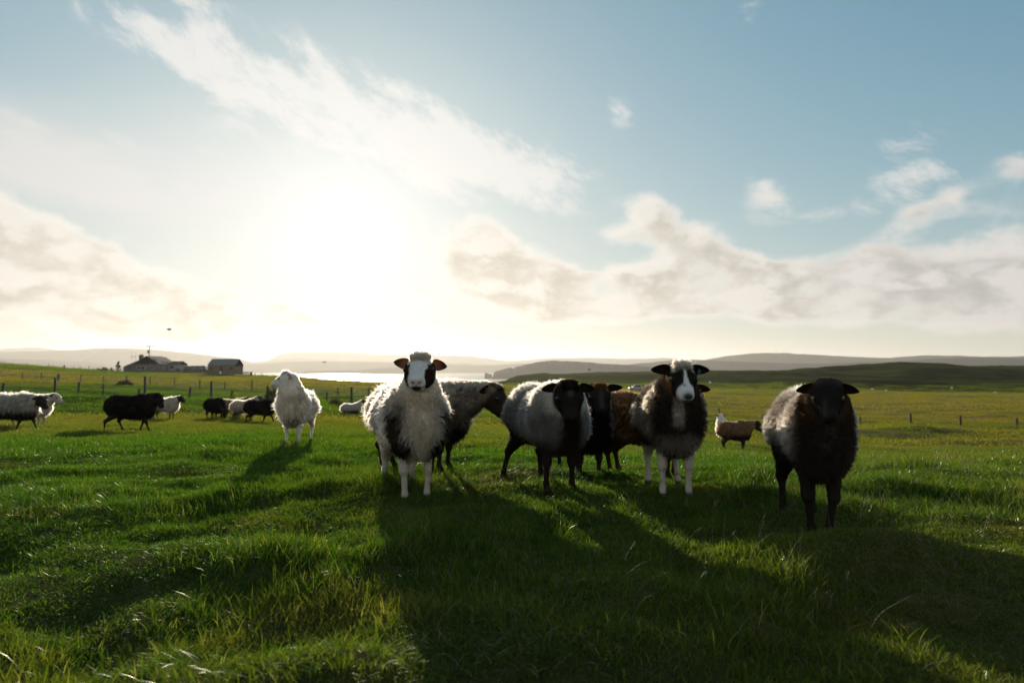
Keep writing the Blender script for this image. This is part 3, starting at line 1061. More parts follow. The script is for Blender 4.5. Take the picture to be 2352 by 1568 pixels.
def build_sheep(loc, heading, scale, pose, coat, wool, label, h=.009, n_hair=45000, group='sheep standing near the camera', eye_pale=False,
                ear_col=((.03, .02, .015), (.015, .012, .01)), seed=1, eyes=True, name='sheep', tags=None):
    rng = np.random.default_rng(seed)
    V, Q = polygonise(pose, h)
    nb = len(V); qb = len(Q)
    r0 = Reg(pose, V)
    e1, e2, e3, e4 = (V[Q[:, k]] for k in range(4))
    fn = np.cross(e3 - e1, e4 - e2)
    vn = np.zeros_like(V)
    for k in range(4):
        np.add.at(vn, Q[:, k], fn)
    vn /= np.linalg.norm(vn, axis=1, keepdims=True) + 1e-12
    fle = (1 - r0.head) * (1 - r0.leg)
    st = V * np.array([1.0, 1.0, .55])
    V = V + vn * (fle * wool.get('lump', 1.0) * (.030 * vn3(st, 9.0, 5) + .022 * vn3(st, 20.0, 6)))[:, None]
    fac, cols = [Q], [None]
    vs = [V]
    tps = []
    for s in (1, -1):
        ev, ef, tp = ear_mesh(pose, s)
        fac.append(ef + sum(len(x) for x in vs)); vs.append(ev); tps.append(tp)
    rg = Reg(pose, V)
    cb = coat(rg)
    cb = blend(cb, (.028, .024, .020), (1 - sstep(V[:, 2], .026, .036)) * .9)
    ce = [blend(np.tile(ear_col[0], (len(tp), 1)), ear_col[1], sstep(tp, .25, .8)) for tp in tps]
    A = np.vstack(vs); FA = np.vstack(fac)
    me = np_mesh(name, A, FA, 4, [M_COAT, M_EAR], True)
    mi = np.zeros(len(FA), np.int32); mi[qb:] = 1
    me.polygons.foreach_set('material_index', mi)
    at_ = me.attributes.new('coat', 'FLOAT_COLOR', 'POINT')
    c4 = np.ones((len(A), 4), np.float32); c4[:, :3] = np.vstack([cb] + ce)
    at_.data.foreach_set('color', c4.ravel())
    me.update()
    o = bpy.data.objects.new(name, me)
    o.location = loc; o.rotation_euler = (0, 0, heading); o.scale = (scale,) * 3
    link(o)
    tag(o, label, 'sheep', group)
    # ---- wool: curves grown from the skin
    a, b, c, d = (V[Q[:, k]] for k in range(4))
    nrm = np.cross(c - a, d - b); area = np.linalg.norm(nrm, axis=1) / 2 + 1e-12
    nrm /= (2 * area)[:, None]
    cen = (a + b + c + d) / 4
    rf = Reg(pose, cen)
    Lf = wool['len'](rf) if callable(wool.get('len')) else wool['len']
    fleece = (1 - rf.head) * (1 - rf.leg)
    top = wool.get('topknot', 0.0)
    tk = sstep(rf.hz, .022, .042) * (1 - sstep(rf.hx, .035, .075)) * rf.head * (1 - sstep(np.abs(rf.hy), .036, .060))
    breech = wool.get('breech', 0.35) * sstep(rf.z, .20, .36) * rf.leg * (rf.x < 0)
    q = np.sqrt((rf.hx - .0) ** 2 + rf.hy ** 2 + (rf.hz + .02) ** 2)
    fleece = fleece * (.30 + .70 * sstep(q, .12, .30))
    LL = Lf * np.maximum(fleece, breech) + top * tk * wool['tk_gain'] if top else Lf * np.maximum(fleece, breech)
    short = wool.get('short', .006)
    LL = np.maximum(LL, short * (1 - .45 * rf.leg) * (rf.z > .05) * (1 - sstep(rf.hx, .12, .17) * rf.head))
    wgt = area * np.where(LL > .012, 1.0, 0.55) * (LL > .001) * (1 + 2.5 * tk * (top > 0) * (wool['tk_gain'] > .015))
    pick = rng.choice(len(Q), size=n_hair, p=wgt / wgt.sum())
    u = rng.random((n_hair, 1)); v = rng.random((n_hair, 1))
    root = (a[pick] * (1 - u) + b[pick] * u) * (1 - v) + (d[pick] * (1 - u) + c[pick] * u) * v
    nr = nrm[pick]
    L = LL[pick] * rng.uniform(.65, 1.2, n_hair)
    droop = wool.get('droop', .5)
    back = wool.get('back', .25)
    flow = np.zeros((n_hair, 3)); flow[:, 2] = -droop; flow[:, 0] = -back
    hm = rf.head[pick]
    flow = flow * (1 - hm[:, None])
    flow = flow - nr * (flow * nr).sum(1, keepdims=True)
    rnd = rng.normal(0, wool.get('mess', .22), (n_hair, 3))
    d0 = nr + flow * .5 + rnd
    d0 /= np.linalg.norm(d0, axis=1, keepdims=True)
    # locks: every hair leans towards the tip of its lock
    K = max(60, int(n_hair / wool.get('per_lock', 26)))
    ck = rng.choice(n_hair, K, replace=False)
    kd = kdtree.KDTree(K)
    for i, j in enumerate(ck):
        kd.insert(root[j], i)
    kd.balance()
    ci = np.array([kd.find(p)[1] for p in root])
    cr = root[ck][ci]; cd = d0[ck][ci]; cl = L[ck][ci]
    ts = np.linspace(0, 1, 5)
    ph = rng.random(K)[ci] * 6.28
    curl = wool.get('curl', .0)
    cs = wool.get('clump', .6)
    tang = np.cross(nr, [0.3, 0.2, 1.0]); tang /= np.linalg.norm(tang, axis=1, keepdims=True) + 1e-9
    bit = np.cross(nr, tang)
    pts = np.zeros((n_hair, 5, 3))
    L = np.where(L > .012, L * (1 + .55 * (rng.random(K)[ci] - .5)), L)
    gain = np.where(L > .012, 1.0, 0.2)[:, None]
    stray = (rng.random(n_hair) < wool.get('stray', .12)) & (L > .012)
    L = np.where(stray, L * rng.uniform(1.05, 1.5, n_hair), L)
    gain[stray] *= .15
    flow[stray] *= .35
    for k, t in enumerate(ts):
        own = root + d0 * (L * t)[:, None] + flow * (L * t * t * .55)[:, None]
        ctr = cr + cd * (cl * t)[:, None] + flow * (cl * t * t * .55)[:, None]
        w = cs * t ** 1.1 * gain
        p = own * (1 - w) + ctr * w
        amp = curl * t * gain[:, 0]
        p = p + tang * (amp * np.cos(ph + t * 7.5))[:, None] + bit * (amp * np.sin(ph + t * 7.5))[:, None]
        pts[:, k] = p
    hc = bpy.data.hair_curves.new('wool')
    hc.add_curves([5] * n_hair)
    hc.attributes['position'].data.foreach_set('vector', pts.astype(np.float32).ravel())
    rad = hc.attributes.new('radius', 'FLOAT', 'POINT')
    w0 = wool.get('width', .0008)
    rr = np.outer(np.where(L > .012, 1.0, 0.8) * rng.uniform(.7, 1.25, n_hair), w0 * np.array([1.0, 1.0, .9, .7, .25]))
    rad.data.foreach_set('value', rr.astype(np.float32).ravel())
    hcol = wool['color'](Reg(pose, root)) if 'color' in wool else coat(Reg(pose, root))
    hcol = hcol * rng.uniform(.72, 1.22, (n_hair, 1)) * (1 + .18 * (rng.random(K)[ci][:, None] - .5))
    ca = hc.attributes.new('coat', 'FLOAT_COLOR', 'CURVE')
    h4 = np.ones((n_hair, 4), np.float32); h4[:, :3] = np.clip(hcol, 0, .92)
    ca.data.foreach_set('color', h4.ravel())
    hc.materials.append(M_WOOL)
    link(bpy.data.objects.new('wool', hc), o)
    for s, tc in (tags or ()):
        upd, fwd = pose.ear_pose if not isinstance(pose.ear_pose[0], tuple) else pose.ear_pose[0 if s > 0 else 1]
        dv = np.array([math.sin(R(fwd)), s * math.cos(R(upd)), math.sin(R(upd))])
        p = pose.o + pose.M @ ((np.array([-.014, s * .066, .014]) + dv * pose.ear_len * .42 + np.array([.012, 0, -.012])) * pose.hs)
        M3 = Matrix([list(r_) for r_ in pose.M])
        MB().box(p, (.004, .020, .030), M=M3).tube([p + pose.M @ np.array([-.016, 0, .010]), p + pose.M @ np.array([.004, 0, .010])], .005, 8).build('ear_tag', M_TAG[tc], o)
    if eyes:
        for s in (1, -1):
            p = pose.o + pose.M @ (np.array([.076, s * .0745, .014]) * pose.hs)
            MB().ell(p, np.array((.0160, .0125, .0150)) * pose.hs, Matrix([list(r_) for r_ in pose.M]), 10, 7).build('eye', M_EYE_PALE if eye_pale else M_EYE, o, True)
    return o


# coat colours
WHITE = (.74, .69, .60); CREAM = (.62, .54, .42); GREY = (.30, .285, .26); PALEGREY = (.46, .43, .38); DARK = (.030, .023, .017)
BLACK = (.018, .0155, .013); BROWN = (.13, .068, .030); TAN = (.42, .31, .20); GINGER = (.055, .030, .014); PINK = (.45, .27, .23)


def base_col(r, c):
    return np.tile(np.asarray(c, float), (len(r.x), 1))


def muzzle(r, col, nose=(.02, .017, .016)):
    """nostrils and the line of the mouth"""
    m = sstep(r.head, .3, .7)
    ay = np.abs(r.hy)
    nos = np.exp(-(((ay - .016) / .0085) ** 2 + ((r.hz + .028 - .45 * (ay - .016)) / .0070) ** 2)) * sstep(r.hx, .170, .186)
    mouth = np.exp(-((r.hz + .060 + .1 * (r.hx - .2)) / .006) ** 2) * sstep(r.hx, .12, .16)
    lip = np.exp(-((r.hy / .005) ** 2 + ((r.hz + .047) / .012) ** 2)) * sstep(r.hx, .18, .20)
    return blend(col, np.tile(nose, (len(r.x), 1)), m * np.clip(1.25 * nos + .85 * mouth + .8 * lip, 0, 1))


def coat_patched(r):                                   # S1
    c = base_col(r, WHITE)
    c = blend(c, CREAM, .5 + 1.2 * r.n1)
    grey = np.clip(3.2 * (r.n1 + .7 * r.n3) - .25, 0, 1) * (r.x < .22) * (1 - r.head)
    c = blend(c, (.17, .14, .115), grey * .75)
    c = blend(c, (.40, .34, .24), np.clip(2.2 * (r.n1 - .3 * r.n3) + .25, 0, 1) * (1 - sstep(r.z, .45, .70)) * .8)
    ay = np.abs(r.y) + .05 * r.n1
    strap = sstep(ay, .075, .12) * sstep(r.x + .08 * r.n3 + .10 * r.n1, .19, .24) * (1 - sstep(r.x + .05 * r.n1, .33, .38)) * (1 - sstep(r.z + .10 * r.n1, .56, .68))
    strap = np.maximum(strap, np.clip(4 * (r.n1 + .6 * r.n3) - .9, 0, 1) * sstep(ay, .08, .12) * (r.x > -.15) * (1 - sstep(r.z, .55, .7)) * .9)
    c = blend(c, (.05, .036, .026), strap * (1 - r.head) * .97)
    low = sstep(ay, .03, .07) * (1 - sstep(r.z + .09 * r.n1, .37, .44)) * sstep(r.x + .08 * r.n1, .10, .16) * (r.z > .22)
    c = blend(c, DARK, low * (1 - r.head))
    c = blend(c, base_col(r, (.44, .39, .32)), r.leg * (r.z < .30))
    c = blend(c, DARK, r.leg * (r.y > .095) * sstep(r.x, .10, .15) * sstep(r.z, .05, .08))
    c = blend(c, DARK, r.leg * np.clip(r.n1 * 3 - .7, 0, 1) * .8 * (r.z > .1))
    # face
    hd = r.head
    c = blend(c, (.66, .64, .60), hd)
    lim = .040 + .014 * r.n2 + .10 * np.clip(-.01 - r.hz, 0, .1) * 0
    eye = sstep(np.abs(r.hy), lim, lim + .012) * sstep(r.hx, -.05, -.01) * (1 - sstep(r.hx, .105, .130)) * (r.hz < .055)
    c = blend(c, (.035, .022, .014), hd * eye)
    jaw = sstep(r.hy, .034, .042) * (1 - sstep(r.hx, .150, .170))
    c = blend(c, (.03, .02, .014), hd * jaw * (r.hz < .02))
    c = blend(c, (.68, .63, .54), hd * sstep(r.hz, .016, .030) * (1 - sstep(r.hx, .055, .08)) * (np.abs(r.hy) < .066))
    c = blend(c, (.03, .03, .028), hd * sstep(r.hx, .175, .2) * (1 - sstep(r.hz, -.052, -.042)) * (r.hz > -.078) * (np.abs(r.hy) < .024))
    c = blend(c, PINK, hd * np.exp(-((r.hx - .205) / .02) ** 2 - ((r.hz + .022) / .011) ** 2) * .8)
    return muzzle(r, c)


def coat_greybrown(r):                                 # S2
    c = base_col(r, (.20, .165, .13))
    c = blend(c, (.50, .44, .36), np.clip(.35 + 1.5 * r.n1 + .6 * r.n2, 0, 1) * sstep(r.z, .35, .6))
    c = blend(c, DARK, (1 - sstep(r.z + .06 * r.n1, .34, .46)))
    c = blend(c, (.20, .11, .06), r.head * (1 - sstep(r.hx, -.02, .04)))
    c = blend(c, (.040, .027, .018), r.head * sstep(r.hx, -.02, .05))
    c = blend(c, DARK, r.leg)
    return muzzle(r, c)


def coat_grey(r):                                      # S3
    c = base_col(r, (.25, .235, .21))
    c = blend(c, (.46, .415, .34), r.neck * .85)
    c = blend(c, (.14, .125, .11), np.clip(.3 + 1.2 * r.n1, 0, 1) * (1 - r.neck) * .6)
    bib = sstep(r.x + .03 * r.n1, .27, .33) * (1 - sstep(np.abs(r.y) + .04 * r.n1, .04, .085)) * (r.z < .66)
    c = blend(c, (.035, .026, .018), bib)
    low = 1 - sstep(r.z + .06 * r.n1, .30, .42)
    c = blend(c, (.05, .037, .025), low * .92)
    c = blend(c, (.22, .12, .05), (r.x < -.30) * (1 - sstep(r.z, .50, .62)) * (r.z > .25) * .8)
    c = blend(c, BLACK, r.head)
    c = blend(c, (.06, .058, .055), r.head * np.exp(-(r.hy / .016) ** 2) * sstep(r.hx, .0, .03) * (1 - sstep(r.hx, .08, .10)) * (r.hz > .02))
    c = blend(c, (.09, .05, .022), r.head * (1 - sstep(r.hx, -.03, .02)) * (r.hz > .02))
    c = blend(c, (.020, .016, .012), r.leg)
    return muzzle(r, c, (.006, .006, .006))


def coat_blackfront(r):                                # S4
    c = base_col(r, (.33, .30, .26))
    front = sstep(r.x, .18, .26) * (1 - sstep(np.abs(r.y) + .03 * r.n1, .10, .16))
    c = blend(c, BLACK, front)
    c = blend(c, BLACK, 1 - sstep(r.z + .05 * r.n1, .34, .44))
    c = blend(c, BLACK, r.head)
    c = blend(c, (.05, .046, .042), r.head * np.exp(-(r.hy / .018) ** 2) * (r.hz > .0) * sstep(r.hx, .02, .05))
    c = blend(c, (.16, .075, .025), r.head * sstep(r.hz, .03, .045) * (r.hx < .05))
    c = blend(c, DARK, r.leg)
    return muzzle(r, c, (.006, .006, .006))


def coat_badger(r):                                    # S5
    c = base_col(r, (.055, .040, .030))
    c = blend(c, (.27, .215, .155), np.clip(.35 + 1.9 * r.n3 + 1.6 * r.n1, 0, 1) * (1 - sstep(r.x, .24, .34)) * sstep(r.z, .34, .48))
    streak = (1 - sstep(np.abs(r.y + .01) + .025 * r.n1, .018, .045)) * sstep(r.x, .2, .27) * sstep(r.z + .03 * r.n1, .46, .50)
    c = blend(c, (.42, .38, .32), streak * .75 * (1 - r.head))
    patch = (1 - sstep(np.abs(r.y) + .05 * r.n1, .07, .13)) * sstep(r.x, .18, .25) * sstep(r.z, .30, .34) * (1 - sstep(r.z + .05 * r.n1, .40, .46))
    c = blend(c, (.40, .36, .31), patch * .6)
    lgw = r.leg * (1 - sstep(r.z, .26, .32))
    c = blend(c, (.46, .41, .34), lgw)
    c = blend(c, (.05, .04, .03), lgw * np.clip(r.n2 * 4 - .9, 0, 1) * .8)
    hd = r.head
    c = blend(c, BLACK, hd)
    c = blend(c, (.20, .09, .03), hd * (r.hy < -.035) * (r.hx < .09) * (r.hz < .0) * .8)
    muz = sstep(r.hx + .25 * np.clip(-.02 - r.hz, -.03, .03) * 0, .128, .145)
    blaze = (1 - sstep(np.abs(r.hy - .003) + .004 * r.n2, .004 + .20 * np.clip(r.hx - .085, 0, .2), .011 + .26 * np.clip(r.hx - .085, 0, .2))) * sstep(r.hx, .02, .04) * (r.hz > -.03)
    c = blend(c, (.66, .64, .60), hd * np.clip(muz + blaze, 0, 1))
    c = blend(c, (.62, .58, .50), hd * sstep(r.hz, .030, .046) * (1 - sstep(r.hx, .035, .065)))
    c = blend(c, (.05, .045, .045), hd * np.clip(1.5 * np.exp(-((r.hx - .203) / .024) ** 2 - ((r.hz + .024) / .020) ** 2 - (r.hy / .026) ** 2), 0, 1))
    c = blend(c, (.05, .045, .045), hd * np.exp(-((r.hx - .145) / .006) ** 2 - ((r.hy + .012) / .006) ** 2) * (r.hz > -.02))
    c = blend(c, (.10, .10, .10), hd * sstep(r.hx, .18, .2) * (r.hz < -.048) * (r.hz > -.07) * (np.abs(r.hy) < .028) * .8)
    return muzzle(r, c)


def coat_brown(r):                                     # S6
    c = base_col(r, (.30, .155, .062))
    c = blend(c, (.08, .042, .018), np.clip(.4 + 1.6 * r.n2 + r.n1, 0, 1) * .8)
    c = blend(c, (.05, .03, .016), r.leg)
    c = blend(c, (.03, .02, .014), r.head)
    return muzzle(r, c)


def coat_greyback(r):                                  # S7
    c = base_col(r, (.052, .041, .032))
    up = sstep(r.z + .14 * r.n3 + .10 * r.n1 + .25 * np.clip(np.abs(r.y) - .12, 0, .1), .38, .62) * (1 - sstep(r.x, .24, .34))
    c = blend(c, (.37, .32, .26), up * np.clip(.85 + r.n1, 0, 1))
    c = blend(c, (.20, .15, .10), np.clip(r.n1 * 2.0 - .15, 0, 1) * up * .7)
    c = blend(c, (.32, .28, .23), sstep(np.abs(r.y), .15, .20) * (r.z > .40) * .45 * (r.x < .26))
    c = blend(c, GINGER, r.neck * sstep(np.abs(r.y), .055, .085) * (r.x > .30) * .8)
    c = blend(c, BLACK, r.head)
    c = blend(c, (.05, .04, .03), r.head * np.exp(-((r.hy + .02) / .012) ** 2) * sstep(r.hx, .09, .12) * .8)
    c = blend(c, BLACK, r.leg)
    return muzzle(r, c, (.006, .006, .006))


def coat_white(r):                                     # S8
    c = base_col(r, (.76, .70, .60))
    c = blend(c, (.52, .44, .33), np.clip(.2 + 1.3 * r.n1, 0, 1) * (1 - r.head) * .8)
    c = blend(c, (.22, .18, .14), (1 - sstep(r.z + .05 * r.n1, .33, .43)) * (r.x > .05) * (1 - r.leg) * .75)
    c = blend(c, (.62, .55, .47), r.leg)
    c = blend(c, (.66, .62, .56), r.head)
    c = blend(c, (.10, .085, .075), r.head * sstep(r.hx, .205, .22))
    return muzzle(r, c, (.03, .027, .025))


def plain(body, low=None, head=None, leg=None, var=.4):
    def f(r):
        c = base_col(r, body)
        c = blend(c, np.asarray(body) * .5, np.clip(.3 + 1.3 * r.n1, 0, 1) * var)
        if low is not None:
            c = blend(c, low, 1 - sstep(r.z + .05 * r.n1, .32, .44))
        if head is not None:
            c = blend(c, head, r.head)
        c = blend(c, leg if leg is not None else (low or body), r.leg)
        return muzzle(r, c)
    return f


def wool(**k):
    d = dict(len=.05, droop=.5, back=.25, clump=.6, per_lock=26, curl=0.0, width=.0008, topknot=1.0, tk_gain=.03, short=.006)
    d.update(k)
    return d


NEAR = 'flock of sheep standing before the camera'
FAR = 'sheep grazing and walking near the left fence'


def foot(px, Y):
    p = at(px, HORIZON, Y)
    return Vector((p.x, Y, gz(p.x, Y) - .012))


def build_flock():
    S = build_sheep
    # S1 patched white ewe
    S(foot(944, 4.93), R(-71), 1.06, Pose(length=.94, poll=(.42, -.02, .865), az=-18, pitch=-15, fat=.93, lift=.05, belly=-.01, neck_fat=.88, legs=dict(FL=(.0, -.015, 0), FR=(.02, .01, 0), HR=(.0, -.05, 0), HL=(.05, -.03, 0)),
        ear_pose=((4, 8), (20, 0)), ear_len=.088), coat_patched,
      wool(len=.046, droop=.8, clump=.74, per_lock=26, curl=.008, mess=.24, stray=.10, tk_gain=.052, width=.0009, breech=.3), 'white sheep with brown eye patches and a shaggy chest, facing the camera',
      h=.008, n_hair=60000, group=NEAR, ear_col=((.30, .19, .12), (.08, .065, .045)), seed=1)
    # S2
    S(foot(968, 5.98), R(-20), 1.0, Pose(poll=(.66, 0, .675), az=-2, pitch=-42, fat=.95, neck_fat=1.15, head_s=1.25), coat_greybrown,
      wool(len=.05, droop=.35, clump=.6, per_lock=22, curl=.006, tk_gain=.02), 'grey-brown sheep with a dark face in profile, half hidden by the patched white one',
      h=.009, n_hair=42000, group=NEAR, seed=2)
    # S3
    S(foot(1256, 4.98), R(-70), 1.0, Pose(poll=(.45, -.035, .70), az=-16, pitch=-42, fat=.90, lift=.018, ear_len=.10, neck_fat=1.0, head_s=1.10,
        legs=dict(HR=(-.10, -.10, 0), FL=(.0, .01, 0), FR=(-.01, -.01, 0))), coat_grey,
      wool(len=.034, droop=.6, back=.5, clump=.5, per_lock=12, tk_gain=.03, width=.00065, mess=.20, curl=.003, stray=.10), 'silver-grey sheep with a lowered black face and pale neck ruff',
      h=.008, n_hair=90000, group=NEAR, seed=3)
    # S4
    S(foot(1333, 5.9), R(-76), .96, Pose(poll=(.46, 0, .775), az=-12, pitch=-42, fat=.90, ear_pose=(14, 0)), coat_blackfront,
      wool(len=.04, tk_gain=.024), 'black-fronted sheep with one ear out, peering from behind the silver-grey one', h=.009, n_hair=34000, group=NEAR, seed=4)
    # S5
    S(foot(1536, 4.80), R(-93), .99, Pose(poll=(.42, .0, .83), az=5, pitch=-33, fat=.84, lift=.045, belly=-.01, neck_fat=1.0, legs=dict(HR=(.02, -.02, 0), HL=(.04, .02, 0)),
        ear_pose=((2, -5), (12, 5)), ear_len=.115), coat_badger,
      wool(len=.040, droop=.4, clump=.6, per_lock=22, curl=.005, tk_gain=.042), 'dark sheep with a white muzzle, white woolly crown and white legs',
      h=.008, n_hair=58000, group=NEAR, eye_pale=True, seed=5, tags=[(1, 'green')])
    # S6
    S(foot(1486, 5.75), R(-30), 1.0, Pose(length=.9, poll=(.36, -.05, .72), az=-50, pitch=-35, fat=.95), coat_brown,
      wool(len=.026, droop=.1, clump=.9, per_lock=40, curl=.004, tk_gain=.015), 'curly golden-brown sheep standing behind the white-muzzled dark one',
      h=.009, n_hair=42000, group=NEAR, seed=6)
    # S7
    S(foot(1858, 3.80), R(-101), .98, Pose(poll=(.43, -.01, .785), az=-11, pitch=-38, fat=.70, lift=.07, belly=-.01, neck_fat=.88, legs=dict(FL=(.02, -.055, 0), FR=(-.03, .045, 0), HL=(.05, -.02, 0)),
        ear_pose=((-6, 0), (-4, 0)), ear_len=.108, head_s=.86), coat_greyback,
      wool(len=.030, lump=.55, droop=.3, clump=.5, per_lock=18, tk_gain=.006, width=.0008), 'black-faced sheep with a pale grey back, nearest to the camera',
      h=.008, n_hair=64000, group=NEAR, eye_pale=True, seed=7)
    # S8
    S(foot(686, 8.95), R(-92), .89, Pose(poll=(.31, -.05, .955), az=-88, pitch=-12, fat=.82, lift=.03, neck_fat=1.32, head_s=1.2, neck_r=1.25, ear_pose=((-12, -50), (-12, -50))), coat_white,
      wool(len=.056, droop=.6, clump=.7, per_lock=30, tk_gain=.045, width=.0010, stray=.08), 'white fluffy sheep with its head turned to the side, standing alone',
      h=.010, n_hair=40000, group=NEAR, ear_col=((.55, .45, .38), (.5, .42, .35)), seed=8)

    walk = dict(FL=(.16, 0, .0), FR=(-.12, 0, 0), HL=(-.16, 0, 0), HR=(.12, 0, 0))
    walk2 = dict(FL=(-.12, 0, .0), FR=(.15, 0, 0), HL=(.13, 0, 0), HR=(-.13, 0, 0))
    fw = dict(width=.0022, per_lock=16, tk_gain=.012)
    far = dict(h=.016, n_hair=9000, eyes=True)
    S(foot(38, 14.0), R(-4), 1.06, Pose(poll=(.50, 0, .62), az=0, pitch=-42, fat=1.05, legs=walk), plain((.36, .33, .28), DARK, DARK, DARK),
      wool(len=.06, droop=.9, back=.1, clump=.6, **fw), 'grey sheep with a dark face walking out of the left frame edge', group=FAR, seed=9, **far)
    S(foot(75, 16.0), R(2), 1.03, Pose(poll=(.52, 0, .70), az=0, pitch=-35), plain((.48, .43, .35), None, (.40, .35, .29), (.3, .27, .23)),
      wool(len=.04, **fw), 'white sheep with a pale face, walking behind the grey one at the left edge', group=FAR, seed=10, ear_col=((.05, .04, .03), (.03, .02, .02)), **far)
    S(foot(306, 14.0), R(0), 1.06, Pose(poll=(.50, 0, .67), az=0, pitch=-58, fat=1.1, length=1.06, legs=walk2), plain(BLACK, BLACK, BLACK, BLACK),
      wool(len=.026, **fw), 'large black sheep striding to the right in front of the fence', group=FAR, seed=11, **far)
    S(foot(382, 22.0), R(-8), 1.0, Pose(poll=(.50, 0, .72), az=4, pitch=-32), plain((.46, .41, .33), None, DARK, DARK),
      wool(len=.04, **fw), 'small white sheep with a black face beyond the large black one', group=FAR, seed=12, **far)
    S(foot(496, 22.5), R(-38), 1.02, Pose(poll=(.58, 0, .33), az=0, pitch=-75, fat=1.05), plain(BLACK, BLACK, BLACK, BLACK),
      wool(len=.03, **fw), 'black sheep grazing with its head down', group=FAR, seed=13, **far)
    S(foot(537, 25.0), R(6), 1.02, Pose(poll=(.50, 0, .74), az=-8, pitch=-22), plain((.28, .20, .12), DARK, DARK, DARK),
      wool(len=.035, **fw), 'tan sheep with a dark face behind the grazing black one', group=FAR, seed=14, **far)
    S(foot(564, 22.6), R(48), .98, Pose(poll=(.48, 0, .78), az=-30, pitch=-12), plain((.42, .36, .28), None, (.10, .07, .05), (.05, .04, .03)),
      wool(len=.035, **fw), 'cream sheep seen from behind, facing away next to the tan one', group=FAR, seed=15, **far)
    S(foot(600, 20.5), R(-3), 1.0, Pose(poll=(.54, 0, .60), az=0, pitch=-45, legs=walk), plain(BLACK, BLACK, BLACK, BLACK),
      wool(len=.026, **fw), 'black sheep walking up behind the white fluffy one', group=FAR, seed=16, **far)
    S(foot(809, 31.0), R(18), .98, Pose(poll=(.48, 0, .82), az=0, pitch=-25), plain((.42, .38, .33), (.06, .05, .04), (.03, .024, .02), (.08, .065, .05)),
      wool(len=.04, **fw), 'small pale sheep with a dark head, alone below the fence post', group=FAR, seed=17, **far)
    S(foot(1687, 17.7), R(-6), 1.06, Pose(poll=(.50, 0, .66), az=0, pitch=-36, fat=1.0, length=.80, head_s=1.25), plain((.22, .13, .065), (.05, .03, .018), (.03, .02, .014), DARK),
      wool(len=.03, **fw), 'light brown sheep standing sideways between the white-muzzled and the black-faced sheep', group='sheep on the right of the pasture', seed=18, **far)
    S(foot(1676, 20.5), R(178), .98, Pose(poll=(.30, 0, .90), az=-80, pitch=-5, neck_fat=1.2), plain((.72, .66, .57), None, (.5, .45, .38), (.3, .27, .22)),
      wool(len=.04, **fw), 'white sheep showing only its raised woolly neck above the light brown one', group='sheep on the right of the pasture', seed=19, ear_col=((.3, .25, .2), (.3, .25, .2)), **far)


build_flock()


# ------------------------------------------------------------------ grass
def grass_material(name, far=False):
    gloss = 0.0 if far else 0.13
    m = bpy.data.materials.new(name)
    m.use_nodes = True
    t = NT(m.node_tree)
    t.n.clear()
    hue = t.node('ShaderNodeAttribute', attribute_name='hue').outputs['Fac']
    tin = t.node('ShaderNodeAttribute', attribute_type='INSTANCER', attribute_name='tint').outputs['Fac']
    green = t.mix(hue, (0.019, 0.058, 0.008), (0.066, 0.120, 0.014))
    gold = t.mix(hue, (0.100, 0.076, 0.024), (0.20, 0.142, 0.046))
    dry = t.smooth(hue, 0.93, 0.98)
    col = t.mix(tin, green, gold)
    col = t.mix(t.mul(dry, 0.8), col, (0.26, 0.20, 0.10))
    d = t.node('ShaderNodeBsdfDiffuse')
    t.l.new(col, d.inputs['Color'])
    tr = t.node('ShaderNodeBsdfTranslucent')
    t.l.new(t.mix(1.0, col, (1.9, 2.3, 0.62), 'MULTIPLY'), tr.inputs['Color'])
    mx = t.node('ShaderNodeMixShader')
    mx.inputs[0].default_value = 0.52
    t.l.new(d.outputs[0], mx.inputs[1]); t.l.new(tr.outputs[0], mx.inputs[2])
    g = t.node('ShaderNodeBsdfGlossy')
    g.inputs['Roughness'].default_value = 0.38
    g.inputs['Color'].default_value = (0.8, 0.85, 0.75, 1)
    fr = t.node('ShaderNodeFresnel')
    fr.inputs['IOR'].default_value = 1.28
    m2 = t.node('ShaderNodeMixShader')
    t.l.new(t.mul(fr.outputs[0], gloss), m2.inputs[0])
    t.l.new(mx.outputs[0], m2.inputs[1]); t.l.new(g.outputs[0], m2.inputs[2])
    o = t.node('ShaderNodeOutputMaterial')
    t.l.new(m2.outputs[0], o.inputs[0])
    return m


